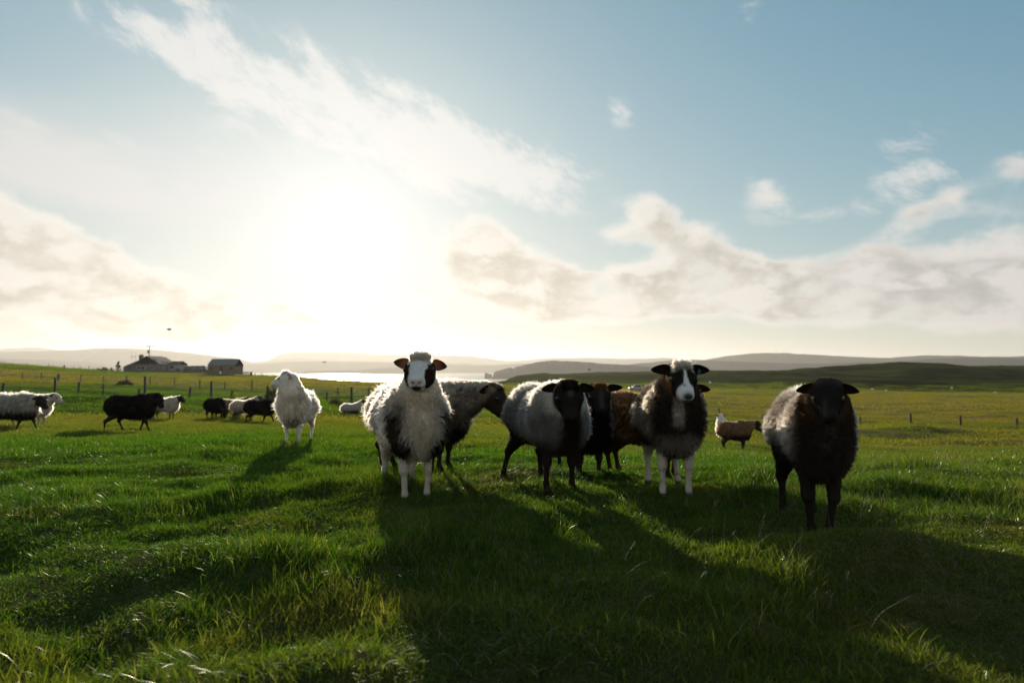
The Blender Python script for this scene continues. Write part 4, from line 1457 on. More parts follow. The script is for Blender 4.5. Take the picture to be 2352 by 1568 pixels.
def clump_mesh(name, n, rad, h0, h1, wid, segs, mat, rng, lean=.35, square=False):
    """n bent blades rooted inside a patch; each blade segs quads and a tip"""
    if square:
        bx, by = rng.uniform(-rad, rad, n), rng.uniform(-rad, rad, n)
    else:
        rr = rad * np.sqrt(rng.random(n)); th = rng.random(n) * 6.283
        bx, by = rr * np.cos(th), rr * np.sin(th)
    h = rng.uniform(h0, h1, n) * rng.uniform(.6, 1.1, n)
    a = rng.random(n) * 6.283
    ln = np.abs(rng.normal(lean, .28, n))
    da = a + rng.normal(0, 1.2, n)
    V, Fc = [], []
    ts = np.linspace(0, 1, segs + 1)
    nv = 2 * segs + 1
    P = np.zeros((n, nv, 3))
    for k, t in enumerate(ts):
        cx = bx + np.cos(a) * h * ln * t ** 1.9; cyy = by + np.sin(a) * h * ln * t ** 1.9
        cz = h * t * (1 - .35 * np.minimum(ln, 1.2) * t) - .012
        w = wid * (1 - .75 * t) * .5 * (.6 + .4 * np.sin(min(t * 3 + .5, 1.57)))
        if k < segs:
            P[:, 2 * k] = np.stack([cx - np.sin(da) * w, cyy + np.cos(da) * w, cz], 1)
            P[:, 2 * k + 1] = np.stack([cx + np.sin(da) * w, cyy - np.cos(da) * w, cz], 1)
        else:
            P[:, 2 * k] = np.stack([cx, cyy, cz], 1)
    base = np.arange(n)[:, None] * nv
    tri = []
    for k in range(segs - 1):
        q = 2 * k
        tri += [(q, q + 1, q + 3), (q, q + 3, q + 2)]
    q = 2 * (segs - 1)
    tri.append((q, q + 1, q + 2))
    Fc = (base[:, :, None] + np.array(tri)[None]).reshape(-1, 3)
    me = np_mesh(name, P.reshape(-1, 3), Fc, 3, [mat], True)
    at_ = me.attributes.new('hue', 'FLOAT', 'POINT')
    at_.data.foreach_set('value', np.repeat(rng.random(n), nv).astype(np.float32))
    return bpy.data.objects.new(name, me)


def scatter(name, label, X, Y, rz, sc, tint, meshes, vid):
    n = len(X)
    Z = ground(X, Y)
    me = bpy.data.meshes.new(name)
    me.vertices.add(n)
    me.vertices.foreach_set('co', np.stack([X, Y, Z], 1).astype(np.float32).ravel())
    for nm, ty, val, key in (('rot', 'FLOAT_VECTOR', rz, 'vector'), ('scl', 'FLOAT_VECTOR', sc, 'vector'), ('tint', 'FLOAT', tint, 'value'), ('vid', 'INT', vid, 'value')):
        a = me.attributes.new(nm, ty, 'POINT')
        a.data.foreach_set(key, np.asarray(val, np.int32 if ty == 'INT' else np.float32).ravel())
    o = link(bpy.data.objects.new(name, me))
    coll = bpy.data.collections.new(name + '_tufts')
    for k, mo in enumerate(meshes):
        mo.name = '%s_tuft_%02d' % (name, k)
        coll.objects.link(mo)
    g = bpy.data.node_groups.new(name, 'GeometryNodeTree')
    g.interface.new_socket('Geometry', in_out='INPUT', socket_type='NodeSocketGeometry')
    g.interface.new_socket('Geometry', in_out='OUTPUT', socket_type='NodeSocketGeometry')
    N, L = g.nodes, g.links
    gi = N.new('NodeGroupInput'); go = N.new('NodeGroupOutput')
    ci = N.new('GeometryNodeCollectionInfo')
    ci.inputs['Collection'].default_value = coll
    ci.inputs['Separate Children'].default_value = True
    ci.inputs['Reset Children'].default_value = True
    ip = N.new('GeometryNodeInstanceOnPoints')
    ip.inputs['Pick Instance'].default_value = True
    L.new(gi.outputs[0], ip.inputs['Points']); L.new(ci.outputs[0], ip.inputs['Instance'])

    def named(nm, ty):
        nd = N.new('GeometryNodeInputNamedAttribute')
        nd.data_type = ty
        nd.inputs['Name'].default_value = nm
        return nd.outputs['Attribute']
    L.new(named('vid', 'INT'), ip.inputs['Instance Index'])
    e2r = N.new('FunctionNodeEulerToRotation')
    L.new(named('rot', 'FLOAT_VECTOR'), e2r.inputs[0])
    L.new(e2r.outputs[0], ip.inputs['Rotation'])
    L.new(named('scl', 'FLOAT_VECTOR'), ip.inputs['Scale'])
    L.new(ip.outputs[0], go.inputs[0])
    md = o.modifiers.new('tufts', 'NODES')
    md.node_group = g
    return tag(o, label, kind='stuff')


def wedge(rng, n, y0, y1, half=.84, pw=1.0):
    """points spread evenly over the strip of field in view between two depths"""
    Y = np.sqrt(rng.uniform(y0 ** 2, y1 ** 2, n)) if pw == 1.0 else y0 * (y1 / y0) ** rng.random(n)
    X = rng.uniform(-half, half, n) * Y
    return X, Y


def build_grass():
    rng = np.random.default_rng(3)
    M1 = grass_material('grass_blades')
    M2 = grass_material('moor_grass_blades', True)
    near = [clump_mesh('t', 32, 0.055, .018, .052, .0042, 3, M1, rng, lean=.55) for _ in range(6)] + [clump_mesh('t', 24, .06, .05, .105, .0040, 4, M1, rng, lean=.6) for _ in range(3)]
    mid = [clump_mesh('t', 170, .30, .025, .070, .0075, 2, M1, rng, lean=.5) for _ in range(5)]
    far = [clump_mesh('t', 170, 1.05, .025, .075, .030, 2, M2, rng, square=True) for _ in range(4)]
    fr = [clump_mesh('t', 170, 2.6, .08, .24, .085, 1, M2, rng, square=True) for _ in range(3)]

    def go(name, label, X, Y, meshes, s0, s1, zvar, nspecial=None):
        n = len(X)
        rz = np.stack([rng.normal(0, .06, n), rng.normal(0, .06, n), rng.random(n) * 6.283], 1)
        s = rng.uniform(s0, s1, n)
        lush = 1 + 1.6 * zvar * np.clip(fbm2(X / .9, Y / .9, 15, 3), -.5, .9) + .5 * zvar * fbm2(X / 6.0, Y / 4.0, 19, 2)
        lush = lush + .55 * sstep(np.hypot(X, Y), 18, 30) * fbm2(X / 3.2, Y / 1.8, 18, 3)
        sc = np.stack([s, s, s * np.clip(lush, .3, 2.3 - .9 * sstep(np.hypot(X, Y), 9, 16))], 1)
        if nspecial:
            tall = fbm2(X / 1.1, Y / 1.1, 25, 3) + rng.normal(0, .12, n) >.34
            vid = np.where(tall, nspecial + rng.integers(0, len(meshes) - nspecial, n), rng.integers(0, nspecial, n))
        else:
            vid = rng.integers(0, len(meshes), n)
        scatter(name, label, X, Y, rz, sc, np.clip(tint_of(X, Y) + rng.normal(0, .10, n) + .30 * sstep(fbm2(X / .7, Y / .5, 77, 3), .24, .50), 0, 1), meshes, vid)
    X, Y = wedge(rng, 42000, 1.0, 7.5)
    go('grass', 'lush short grass in the foreground', X, Y, near, .75, 1.25, .75, 6)
    X, Y = wedge(rng, 15000, 6.8, 24)
    go('grass', 'grazed turf round the feet of the flock', X, Y, mid, .8, 1.25, .8)
    X, Y = wedge(rng, 9000, 22, 85)
    go('grass', 'pasture running down to the fences', X, Y, far, .85, 1.3, .8)
    X, Y = wedge(rng, 9500, 80, 300)
    go('grass', 'bleached moor grass far out', X, Y, fr, .85, 1.3, .7)


def build_stems():
    """long dry flowering stems standing over the foreground turf"""
    rng = np.random.default_rng(8)
    m = bpy.data.materials.new('dry_stem')
    m.use_nodes = True
    t = NT(m.node_tree)
    b = t.n['Principled BSDF']
    geo = t.node('ShaderNodeNewGeometry')
    t.l.new(t.mix(t.noise(geo.outputs['Position'], 9.0, 3.0), (0.06, 0.052, 0.026), (0.15, 0.125, 0.07)), b.inputs['Base Color'])
    b.inputs['Roughness'].default_value = 0.6
    V, Fq = [], []
    nb = 0
    spots = []
    for _ in range(1100):
        x, y = wedge(rng, 1, 2.5, 8.0)
        spots.append((x[0], y[0], 1.0))
    for _ in range(260):                                 # thicker to the right front
        y = rng.uniform(2.3, 4.0); spots.append((rng.uniform(-.25, .72) * y, y, 1.15))
    for x, y, k in spots:
        if fbm2(x / .8, y / .8, 44, 2) < -.12 and rng.random() < .75:
            continue
        L = rng.uniform(.09, .24) * k
        a = rng.random() * 6.283; ln = abs(rng.normal(.45, .35))
        z0 = gz(x, y)
        tt = np.linspace(0, 1, 7)
        w = rng.uniform(.0004, .0008)
        pts = np.stack([x + math.cos(a) * L * ln * tt ** 1.7, y + math.sin(a) * L * ln * tt ** 1.7, z0 + L * tt * (1 - .30 * min(ln, 1.6) * tt)], 1)
        pts[:, :2] += rng.normal(0, .003, (7, 2)) * tt[:, None]
        strands = [(pts, w)]
        if rng.random() < .35:                           # a seed head of short spikelets
            for q in range(5):
                p = pts[-1] * (1 - q * .045) + pts[-3] * (q * .045)
                dv = rng.normal(0, .014, 3) + (pts[-1] - pts[-2]) * .4
                strands.append((np.stack([p, p + dv * .6, p + dv]), w * 1.3))
        for ps, ww in strands:
            n = len(ps)
            for i, p in enumerate(ps):
                r_ = ww * (1 - .55 * i / (n - 1))
                for q in range(3):
                    th = q * 2.094
                    V.append((p[0] + math.cos(th) * r_, p[1] + math.sin(th) * r_, p[2]))
            for i in range(n - 1):
                for q in range(3):
                    q2 = (q + 1) % 3
                    Fq.append((nb + i * 3 + q, nb + i * 3 + q2, nb + i * 3 + 3 + q2, nb + i * 3 + 3 + q))
            nb += n * 3
    me = np_mesh('dry_grass_stems', np.array(V), np.array(Fq), 4, [m], True)
    tag(link(bpy.data.objects.new('dry_grass_stems', me)), 'thin dry stems sticking out of the foreground grass', kind='stuff')


build_grass()
build_stems()


# ------------------------------------------------------------------ farm, fences, road
M_STONE = pbr('harled_wall', (0.145, 0.13, 0.105), 0.9, var=.3, scale=1.2, bump=.3)
M_PALEWALL = pbr('pale_harling', (0.30, 0.27, 0.22), 0.9, var=.2, scale=1.0, bump=.2)
M_ROOF = pbr('roof_slate', (0.080, 0.066, 0.055), 0.8, var=.3, scale=2.0, bump=.3)
M_SHEET = pbr('sheet_roof', (0.17, 0.16, 0.145), 0.75, var=.2, scale=.8, bump=.1)
M_BARN = pbr('barn_wall', (0.15, 0.115, 0.068), 0.9, var=.35, scale=.9, bump=.4)
M_FRAME = pbr('window_paint', (0.55, 0.53, 0.48), 0.5, var=.08)
M_GLASS = pbr('window_glass', (0.02, 0.024, 0.028), 0.06, var=.1)
M_WOOD = pbr('weathered_post', (0.055, 0.046, 0.036), 0.85, var=.35, scale=12, bump=.5)
M_WIRE = pbr('fence_wire', (0.22, 0.21, 0.19), 0.4, 0.8, var=.2)
M_METAL = pbr('dull_metal', (0.20, 0.20, 0.20), 0.45, 0.7, var=.15)
M_DRYSTONE = pbr('drystone', (0.11, 0.10, 0.085), 0.95, var=.45, scale=2.5, bump=.6)
M_TARMAC = pbr('tarmac', (0.10, 0.095, 0.085), 0.8, var=.25, scale=1.5)
M_WHITE = pbr('white_paint', (0.75, 0.74, 0.70), 0.5, var=.06)
M_DARK = pbr('dark_plastic', (0.02, 0.02, 0.022), 0.5, var=.15)
M_BARK = pbr('bark', (0.05, 0.038, 0.028), 0.9, var=.3, scale=5, bump=.5)


def zpy(py, Y):
    return CAM_H + (HORIZON - py) / F * Y


def xpx(px, Y):
    return (px - 1176.0) / F * Y


def roof_slab(axis, x0, x1, y0, y1, ze, zr, hip0=0.0, hip1=0.0, over=.18, th=.10):
    """two pitched slabs meeting at a ridge; hips cut the ridge short"""
    b = MB()
    if axis == 'x':
        ym = (y0 + y1) / 2
        e = [(x0 - over, y0 - over), (x1 + over, y0 - over), (x1 + over, y1 + over), (x0 - over, y1 + over)]
        r0, r1 = (x0 - over + hip0, ym), (x1 + over - hip1, ym)
    else:
        xm = (x0 + x1) / 2
        e = [(x0 - over, y1 + over), (x0 - over, y0 - over), (x1 + over, y0 - over), (x1 + over, y1 + over)]
        r0, r1 = (xm, y0 - over + hip0), (xm, y1 + over - hip1)
        e = [(x1 + over, y0 - over), (x1 + over, y1 + over), (x0 - over, y1 + over), (x0 - over, y0 - over)]
    zl = ze - .04
    top = [(p[0], p[1], zl) for p in e] + [(r0[0], r0[1], zr), (r1[0], r1[1], zr)]
    v = [(x, y, z + th) for x, y, z in top] + list(top)
    f = [(0, 1, 5, 4), (2, 3, 4, 5), (6, 10, 11, 7), (8, 11, 10, 9), (0, 6, 7, 1), (2, 8, 9, 3)]
    f += [(1, 2, 5), (7, 11, 8), (3, 0, 4), (9, 10, 6), (1, 7, 8, 2), (3, 9, 6, 0)]
    return b.add(v, f)


def gable_walls(axis, x0, x1, y0, y1, zb, ze, zr):
    b = MB()
    if axis == 'x':
        b.prism([(y0, zb), (y1, zb), (y1, ze), ((y0 + y1) / 2, zr - .03), (y0, ze)], (x0, 0, 0), (0, 1, 0), (0, 0, 1), (1, 0, 0), x1 - x0)
    else:
        b.prism([(x0, zb), (x1, zb), (x1, ze), ((x0 + x1) / 2, zr - .03), (x0, ze)], (0, y0, 0), (1, 0, 0), (0, 0, 1), (0, 1, 0), y1 - y0)
    return b


def window(parent, x, y, z, w, h, face='-y', frame_mat=None, name='window'):
    """frame standing proud of the wall, with a pane"""
    b, g = MB(), MB()
    t = .07
    if face == '-y':
        for dx in (-w / 2, w / 2, 0):
            b.box((x + dx, y - .03, z), (t, .08, h + t))
        for dz in (-h / 2, h / 2):
            b.box((x, y - .035, z + dz), (w + t, .10, t))
        g.box((x, y - .01, z), (w, .03, h))
    else:
        for dy in (-w / 2, w / 2, 0):
            b.box((x + .03, y + dy, z), (.08, t, h + t))
        for dz in (-h / 2, h / 2):
            b.box((x + .035, y, z + dz), (.10, w + t, t))
        g.box((x + .01, y, z), (.03, w, h))
    f = b.build(name, frame_mat or M_FRAME, parent)
    g.build('pane', M_GLASS, f)
    return f


def skylight(parent, c, ex, ey, w, h):
    """ex along the eave, ey up the slope"""
    ex, ey = Vector(ex).normalized(), Vector(ey).normalized()
    n = ex.cross(ey)
    M = Matrix((ex, ey, n)).transposed()
    f = MB().box(Vector(c) + n * .14, (w + .12, h + .12, .06), M=M).build('skylight', M_FRAME, parent)
    MB().box(Vector(c) + n * .18, (w, h, .03), M=M).build('pane', M_GLASS, f)


def build_farm():
    # main house: gable end to the camera
    y0, y1 = 205.0, 216.0
    x0, x1 = xpx(308.9, y0), xpx(365.5, y0)
    zb = min(gz(x0, y0), gz(x1, y0)) - .5
    ze, zr = zpy(835.5, y0), zpy(817.6, y0)
    h = empty('farmhouse', ((x0 + x1) / 2, y0, zb), 0, 'brown gabled farmhouse with a slate roof and chimney on the skyline', 'house')
    inv = h.location.copy()

    def P(b, name, mat, par=h, **k):
        b.v = [tuple(Vector(p) - inv) for p in b.v]
        return b.build(name, mat, par, **k)
    W = P(gable_walls('y', x0, x1, y0, y1, zb, ze, zr), 'wall', M_STONE)
    rf = P(roof_slab('y', x0, x1, y0, y1, ze, zr, 0, 2.6), 'roof', M_ROOF)
    xm = (x0 + x1) / 2

    def win(par, x, y, z, w, hh, face='-y', fm=None):
        b, g = MB(), MB()
        f = window(par, x - inv.x, y - inv.y, z - inv.z, w, hh, face, fm)
        return f
    zw = (ze + zb + .5) / 2 + .15
    win(h, x0 + 2.0, y0, zw, 2.6, .75); win(h, x0 + 5.0, y0, zw, 1.5, .75)
    win(h, xm, y0, ze + .75, .5, .5)
    win(h, x1, y0 + 3.0, zw, 1.1, .9, '+x'); win(h, x1, y0 + 6.2, zw, 1.1, .9, '+x')
    sl = Vector((-(x1 - xm), 0, zr - ze))
    for fy, fz in ((2.2, .55), (4.8, .28), (7.6, .25)):
        c = Vector((x1 + (xm - x1) * fz, y0 + fy, ze + (zr - ze) * fz)) - inv
        skylight(h, c, (0, 1, 0), sl, .9, 1.1)
    cx = xpx(324.5, 211)
    ch = P(MB().box((cx, 211, (zpy(815.5, 211) + ze) / 2), (1.05, .8, zpy(815.5, 211) - ze)).box((cx, 211, zpy(815.5, 211)), (1.2, .95, .12)), 'chimney', M_STONE)
    for dx in (-.28, .28):
        b = MB().tube([(cx + dx, 211, zpy(815.5, 211)), (cx + dx, 211, zpy(813.2, 211))], [.13, .10], 8)
        P(b, 'chimney_pot', M_ROOF, ch).location = (0, 0, 0)
    # wing on the left
    a0, a1, b0, b1 = xpx(290.5, 209), x0 + .02, 207.5, 213.5
    P(MB().box(((a0 + a1) / 2, (b0 + b1) / 2, (zb + zpy(843, 209)) / 2), (a1 - a0, b1 - b0, zpy(843, 209) - zb)), 'wing_wall', M_STONE)
    P(roof_slab('x', a0, a1, b0, b1, zpy(843, 209), zpy(828.5, 210), 2.8, 0), 'wing_roof', M_ROOF)
    # extension on the right
    e0, e1, f0, f1 = x1 + .01, xpx(419, 213), 210.5, 216.2
    P(gable_walls('x', e0, e1, f0, f1, zb, zpy(837, 212), zpy(830, 213)), 'extension_wall', M_PALEWALL)
    P(roof_slab('x', e0, e1, f0, f1, zpy(837, 212), zpy(830, 213)), 'extension_roof', M_ROOF)
    win(h, (e0 + e1) / 2 - .4, f0, zpy(843, 210), 1.2, 1.1)
    for px, top in ((302.7, 808.7), (311.7, 809.3)):
        xa = xpx(px, 210); za = zpy(830, 210); zt = zpy(top, 210)
        b = MB().tube([(xa, 210, za), (xa, 210, zt)], .035, 5)
        for k, zz in enumerate((zt - 1.2, zt - 1.45)):
            b.tube([(xa - .9, 210, zz), (xa + .9, 210, zz)], .022, 4)
        for q in range(-3, 4):
            b.tube([(xa + q * .26, 209.75, zt - 1.2), (xa + q * .26, 210.25, zt - 1.2)], .015, 4)
        P(b, 'aerial', M_METAL)

    # low building with a hipped roof
    y0b, y1b = 199.0, 205.0
    x0b, x1b = xpx(421, y0b), xpx(475, y0b)
    zbb = gz((x0b + x1b) / 2, y0b) - .6
    o = empty('outbuilding', ((x0b + x1b) / 2, y0b, zbb), 0, 'low outbuilding with a hipped slate roof between farmhouse and barn', 'shed')
    inv = o.location.copy()
    P(MB().box(((x0b + x1b) / 2, (y0b + y1b) / 2, (zbb + zpy(850, y0b)) / 2), (x1b - x0b, y1b - y0b, zpy(850, y0b) - zbb)), 'wall', M_STONE, o)
    P(roof_slab('x', x0b, x1b, y0b, y1b, zpy(850, y0b), zpy(840.6, 202), 0, 2.0), 'roof', M_ROOF, o)
    for fx in (.38, .70):
        c = Vector((x0b + (x1b - x0b) * fx, y0b + 1.5, (zpy(850, y0b) + zpy(840.6, 202)) / 2)) - inv
        skylight(o, c, (1, 0, 0), (0, 3.0, zpy(840.6, 202) - zpy(850, y0b)), .8, .7)
    P(MB().tube([(x1b + .2, y0b - .2, zpy(850, y0b) + .12), (x1b - 1.85, 202, zpy(840.6, 202) + .14)], .09, 6), 'hip_tile', M_WHITE, o)

    # barn
    y0c, y1c = 185.0, 190.6
    x0c, x1c = xpx(477.9, y0c), xpx(540.2, y0c)
    zbc = gz((x0c + x1c) / 2, y0c) - .7
    o = empty('barn', ((x0c + x1c) / 2, y0c, zbc), 0, 'plain grey-roofed barn standing to the right of the farmhouse', 'barn')
    inv = o.location.copy()
    zec, zrc = zpy(838.4, y0c), zpy(824.8, 188)
    P(gable_walls('x', x0c, x1c, y0c, y1c, zbc, zec, zrc), 'wall', M_BARN, o)
    P(roof_slab('x', x0c, x1c, y0c, y1c, zec, zrc, over=.12), 'roof', M_SHEET, o)
    for fx, zz, ww, hh in ((.14, .45, .7, .55), (.86, .45, .8, .55)):
        win(o, x0c + (x1c - x0c) * fx, y0c, zec - 1.0 + zz * .3, ww, hh, '-y', M_BARN)
    P(MB().box((x0c + (x1c - x0c) * .50, y0c - .04, zec - 1.15), (.9, .10, 1.5)), 'door', M_DARK, o)
    P(MB().box((x0c + (x1c - x0c) * .475, y0c - .12, zpy(855, y0c)), (.55, .06, .65)), 'door_patch', M_WHITE, o)
    for k in range(9):                                     # standing seams of the sheeting
        xs_ = x0c + (x1c - x0c) * (k + .5) / 9
        P(MB().tube([(xs_, y0c - .10, zec + .09), (xs_, (y0c + y1c) / 2, zrc + .11)], .03, 4), 'roof_seam', M_SHEET, o)

    # pen of rails right of the barn
    yp = 184.5
    o = empty('sheep_pen', (xpx(569, yp), yp, gz(xpx(569, yp), yp)), 0, 'wooden railing pen against the right end of the barn', 'pen')
    inv = o.location.copy()
    for k in range(7):
        x = xpx(560 + k * 2.9, yp); z0 = gz(x, yp)
        P(MB().box((x, yp, z0 + .5), (.12, .12, 1.3)), 'post', M_WOOD, o)
    for zz in (.35, .7, 1.05):
        xa, xb = xpx(559.5, yp), xpx(578, yp)
        P(MB().tube([(xa, yp, gz(xa, yp) + zz), (xb, yp, gz(xb, yp) + zz)], .045, 5), 'rail', M_WOOD, o)
    xa = xpx(577.5, yp)
    P(MB().box((xa, yp, gz(xa, yp) + .5), (.55, .4, 1.35)), 'gatepost', M_BARN, o)

    # garden wall in front of the house
    yg = 197.0
    pts = [xpx(p, yg) for p in np.linspace(285, 420, 40)]
    b = MB()
    rr = np.random.default_rng(4)
    for k in range(39):
        x_a, x_b = pts[k], pts[k + 1]
        zz = gz((x_a + x_b) / 2, yg)
        b.box(((x_a + x_b) / 2, yg + rr.normal(0, .03), zz + .35), ((x_b - x_a) * .98, .5 + rr.normal(0, .04), 1.1 + rr.normal(0, .06)))
    tag(b.build('garden_wall', M_DRYSTONE), 'low drystone wall along the front of the farmhouse', 'stone wall')

    # pole with crossarm
    yq = 192.0
    base = Vector((xpx(342.3, yq), yq, gz(xpx(342.3, yq), yq) - .3))
    top = at(343.6, 794, yq)
    o = empty('power_pole', base, 0, 'tall wooden power pole with a crossarm before the farmhouse gable', 'power pole')
    MB().tube([(0, 0, 0), tuple(top - base)], [.15, .10], 8).build('pole', M_WOOD, o)
    tl = top - base
    MB().box(tl + Vector((0, 0, -.12)), (2.15, .12, .13), M=Matrix.Rotation(R(4), 3, 'Y')).build('crossarm', M_WOOD, o)
    for dx in (-.95, 0.0, .95):
        MB().tube([tl + Vector((dx, 0, -.05)), tl + Vector((dx, 0, .14))], [.05, .075], 6).build('insulator', M_DARK, o)
    MB().box(tl + Vector((-.22, -.1, -1.75)), (.5, .42, .72)).tube([tl + Vector((-.3, -.1, -1.4)), tl + Vector((-.3, -.1, -1.2))], .05, 6).build('transformer', M_METAL, o)

    # boat laid up on the grass
    yb = 200.0
    c = Vector((xpx(237.5, yb), yb, gz(xpx(237.5, yb), yb)))
    o = empty('boat', c, 0, 'small laid-up boat lying left of the conifer', 'boat')
    v, f = [], []
    secs = [(-1.75, .05, .95), (-1.3, .42, .72), (-.4, .62, .60), (.6, .64, .58), (1.5, .52, .62)]
    for x, w, zt in secs:
        v += [(x, -w, zt), (x, -w * .55, .22), (x, 0, .08), (x, w * .55, .22), (x, w, zt)]
    for i in range(4):
        for j in range(4):
            f.append((i * 5 + j, i * 5 + j + 1, i * 5 + j + 6, i * 5 + j + 5))
    f.append((20, 21, 22, 23, 24))
    MB().add(v, f).build('hull', M_DARK, o)
    MB().box((.45, 0, .80), (1.1, .7, .5)).box((.45, 0, 1.06), (1.25, .82, .05)).build('cabin', M_PALEWALL, o)
    MB().tube([(-.3, 0, .6), (-.3, 0, 1.6)], .03, 5).build('mast', M_WOOD, o)


build_farm()


def build_conifer(px, Y, hgt, wid, label, seed):
    rng = np.random.default_rng(seed)
    x = xpx(px, Y); z = gz(x, Y)
    o = empty('conifer_tree', (x, Y, z - .1), 0, label, 'tree', 'trees beside the farmhouse')
    MB().tube([(0, 0, 0), (.04, 0, hgt * .5), (0, 0, hgt * .97)], [.16, .09, .02], 7).build('trunk', M_BARK, o)
    V, Fc = [], []
    n = 900
    for k in range(n):
        t = rng.random() ** .8
        lim = wid * (1 - t) ** .8 * (.55 + .45 * rng.random()) * (.8 + .35 * math.sin(t * 19 + seed))
        a = rng.random() * 6.283
        rr = lim * rng.uniform(.25, 1.0)
        p = np.array([math.cos(a) * rr + .12 * wid * math.sin(t * 7), math.sin(a) * rr, hgt * (.08 + .92 * t) - .18 * rr])
        d = np.array([math.cos(a), math.sin(a), rng.uniform(-.5, .4)]) * rng.uniform(.12, .30)
        s = np.cross(d, rng.normal(0, 1, 3)); s = s / (np.linalg.norm(s) + 1e-9) * rng.uniform(.05, .10)
        b = len(V)
        V += [p - s, p + s, p + d]
        Fc.append((b, b + 1, b + 2))
    o2 = bpy.data.objects.new('crown', np_mesh('crown', np.array(V), np.array(Fc), 3, [M_NEEDLE]))
    link(o2, o)


M_NEEDLE = pbr('needles', (0.028, 0.036, 0.016), 0.8, var=.5, scale=2.0)
M_RUSH = pbr('rush_green', (0.035, 0.045, 0.014), 0.8, var=.5, scale=3.0)
build_conifer(272.5, 203, 3.2, 1.45, 'dark conifer standing left of the farmhouse', 3)
build_conifer(256.5, 203, 1.15, .55, 'small dark conifer between the boat and the taller conifer', 5)


def build_bush(px, Y, r, hgt, label, seed, name='bush', cat='bush'):
    rng = np.random.default_rng(seed)
    x = xpx(px, Y); z = gz(x, Y)
    o = empty(name, (x, Y, z), 0, label, cat)
    n = 700
    th = rng.random(n) * 6.283; rr = r * np.sqrt(rng.random(n)); zz = hgt * rng.random(n) * np.sqrt(np.clip(1 - (rr / r) ** 2, 0, 1)) * (1 + .3 * vn2(th * 2, zz_ := rr * 3, seed))
    P = np.stack([np.cos(th) * rr, np.sin(th) * rr, zz], 1)
    d = rng.normal(0, 1, (n, 3)); d[:, 2] = np.abs(d[:, 2]) + .3; d *= (r * .22 / np.linalg.norm(d, axis=1))[:, None]
    s = np.cross(d, rng.normal(0, 1, (n, 3))); s *= (r * .05 / (np.linalg.norm(s, axis=1) + 1e-9))[:, None]
    V = np.stack([P - s, P + s, P + d], 1).reshape(-1, 3)
    link(bpy.data.objects.new('foliage', np_mesh('foliage', V, np.arange(3 * n).reshape(-1, 3), 3, [M_RUSH])), o)
    b = MB()
    for k in range(5):
        a = k * 1.26
        b.tube([(0, 0, -.05), (math.cos(a) * r * .4, math.sin(a) * r * .4, hgt * .7)], [r * .04, r * .015], 5)
    b.build('stem', M_BARK, o)


build_bush(408, 198.5, 1.15, 1.5, 'round green bush by the garden wall', 11)
build_bush(634, 44, .75, .95, 'dark bush beside a fence post behind the white fluffy sheep', 12)
build_bush(288, 84, .95, .7, 'low dark bush at the foot of a far fence post', 13)
build_bush(772, 46, .5, .45, 'low rushy clump below the fence right of the white fluffy sheep', 14)


def wire_fence(label, posts, group_post_r=.05, wires=(.25, .5, .75, .98), wr=.004, hs=1.0):
    """posts: (px, depth, height, lean, radius)"""
    x0 = xpx(posts[0][0], posts[0][1])
    o = empty('wire_fence', (x0, posts[0][1], gz(x0, posts[0][1])), 0, label, 'fence')
    inv = o.location.copy()
    tops = []
    rng = np.random.default_rng(len(posts))
    for px, Y, hgt, lean, rad in posts:
        hgt = hgt * hs
        x = xpx(px, Y); z = gz(x, Y)
        a = Vector((x, Y, z - .3)) - inv; b = Vector((x + math.tan(R(lean)) * hgt, Y, z + hgt)) - inv
        rad = rad * 1.45
        mb = MB().tube([a, a.lerp(b, .5) + Vector((rng.normal(0, .004), 0, 0)), b], [rad * 1.05, rad, rad * .92], 7)
        mb.build('post', M_WOOD, o)
        tops.append((a + Vector((0, 0, .3)), b))
    for w in wires:
        pts = []
        for a, b in tops:
            hh = (b.z - a.z)
            pts.append(a.lerp(b, min(w / max(hh, .3), .97)) + Vector((0, -.05, 0)))
        q = []
        for i in range(len(pts) - 1):
            q += [pts[i], (pts[i] + pts[i + 1]) / 2 - Vector((0, 0, .03))]
        q.append(pts[-1])
        MB().tube(q, wr, 4).build('wire', M_WIRE, o)


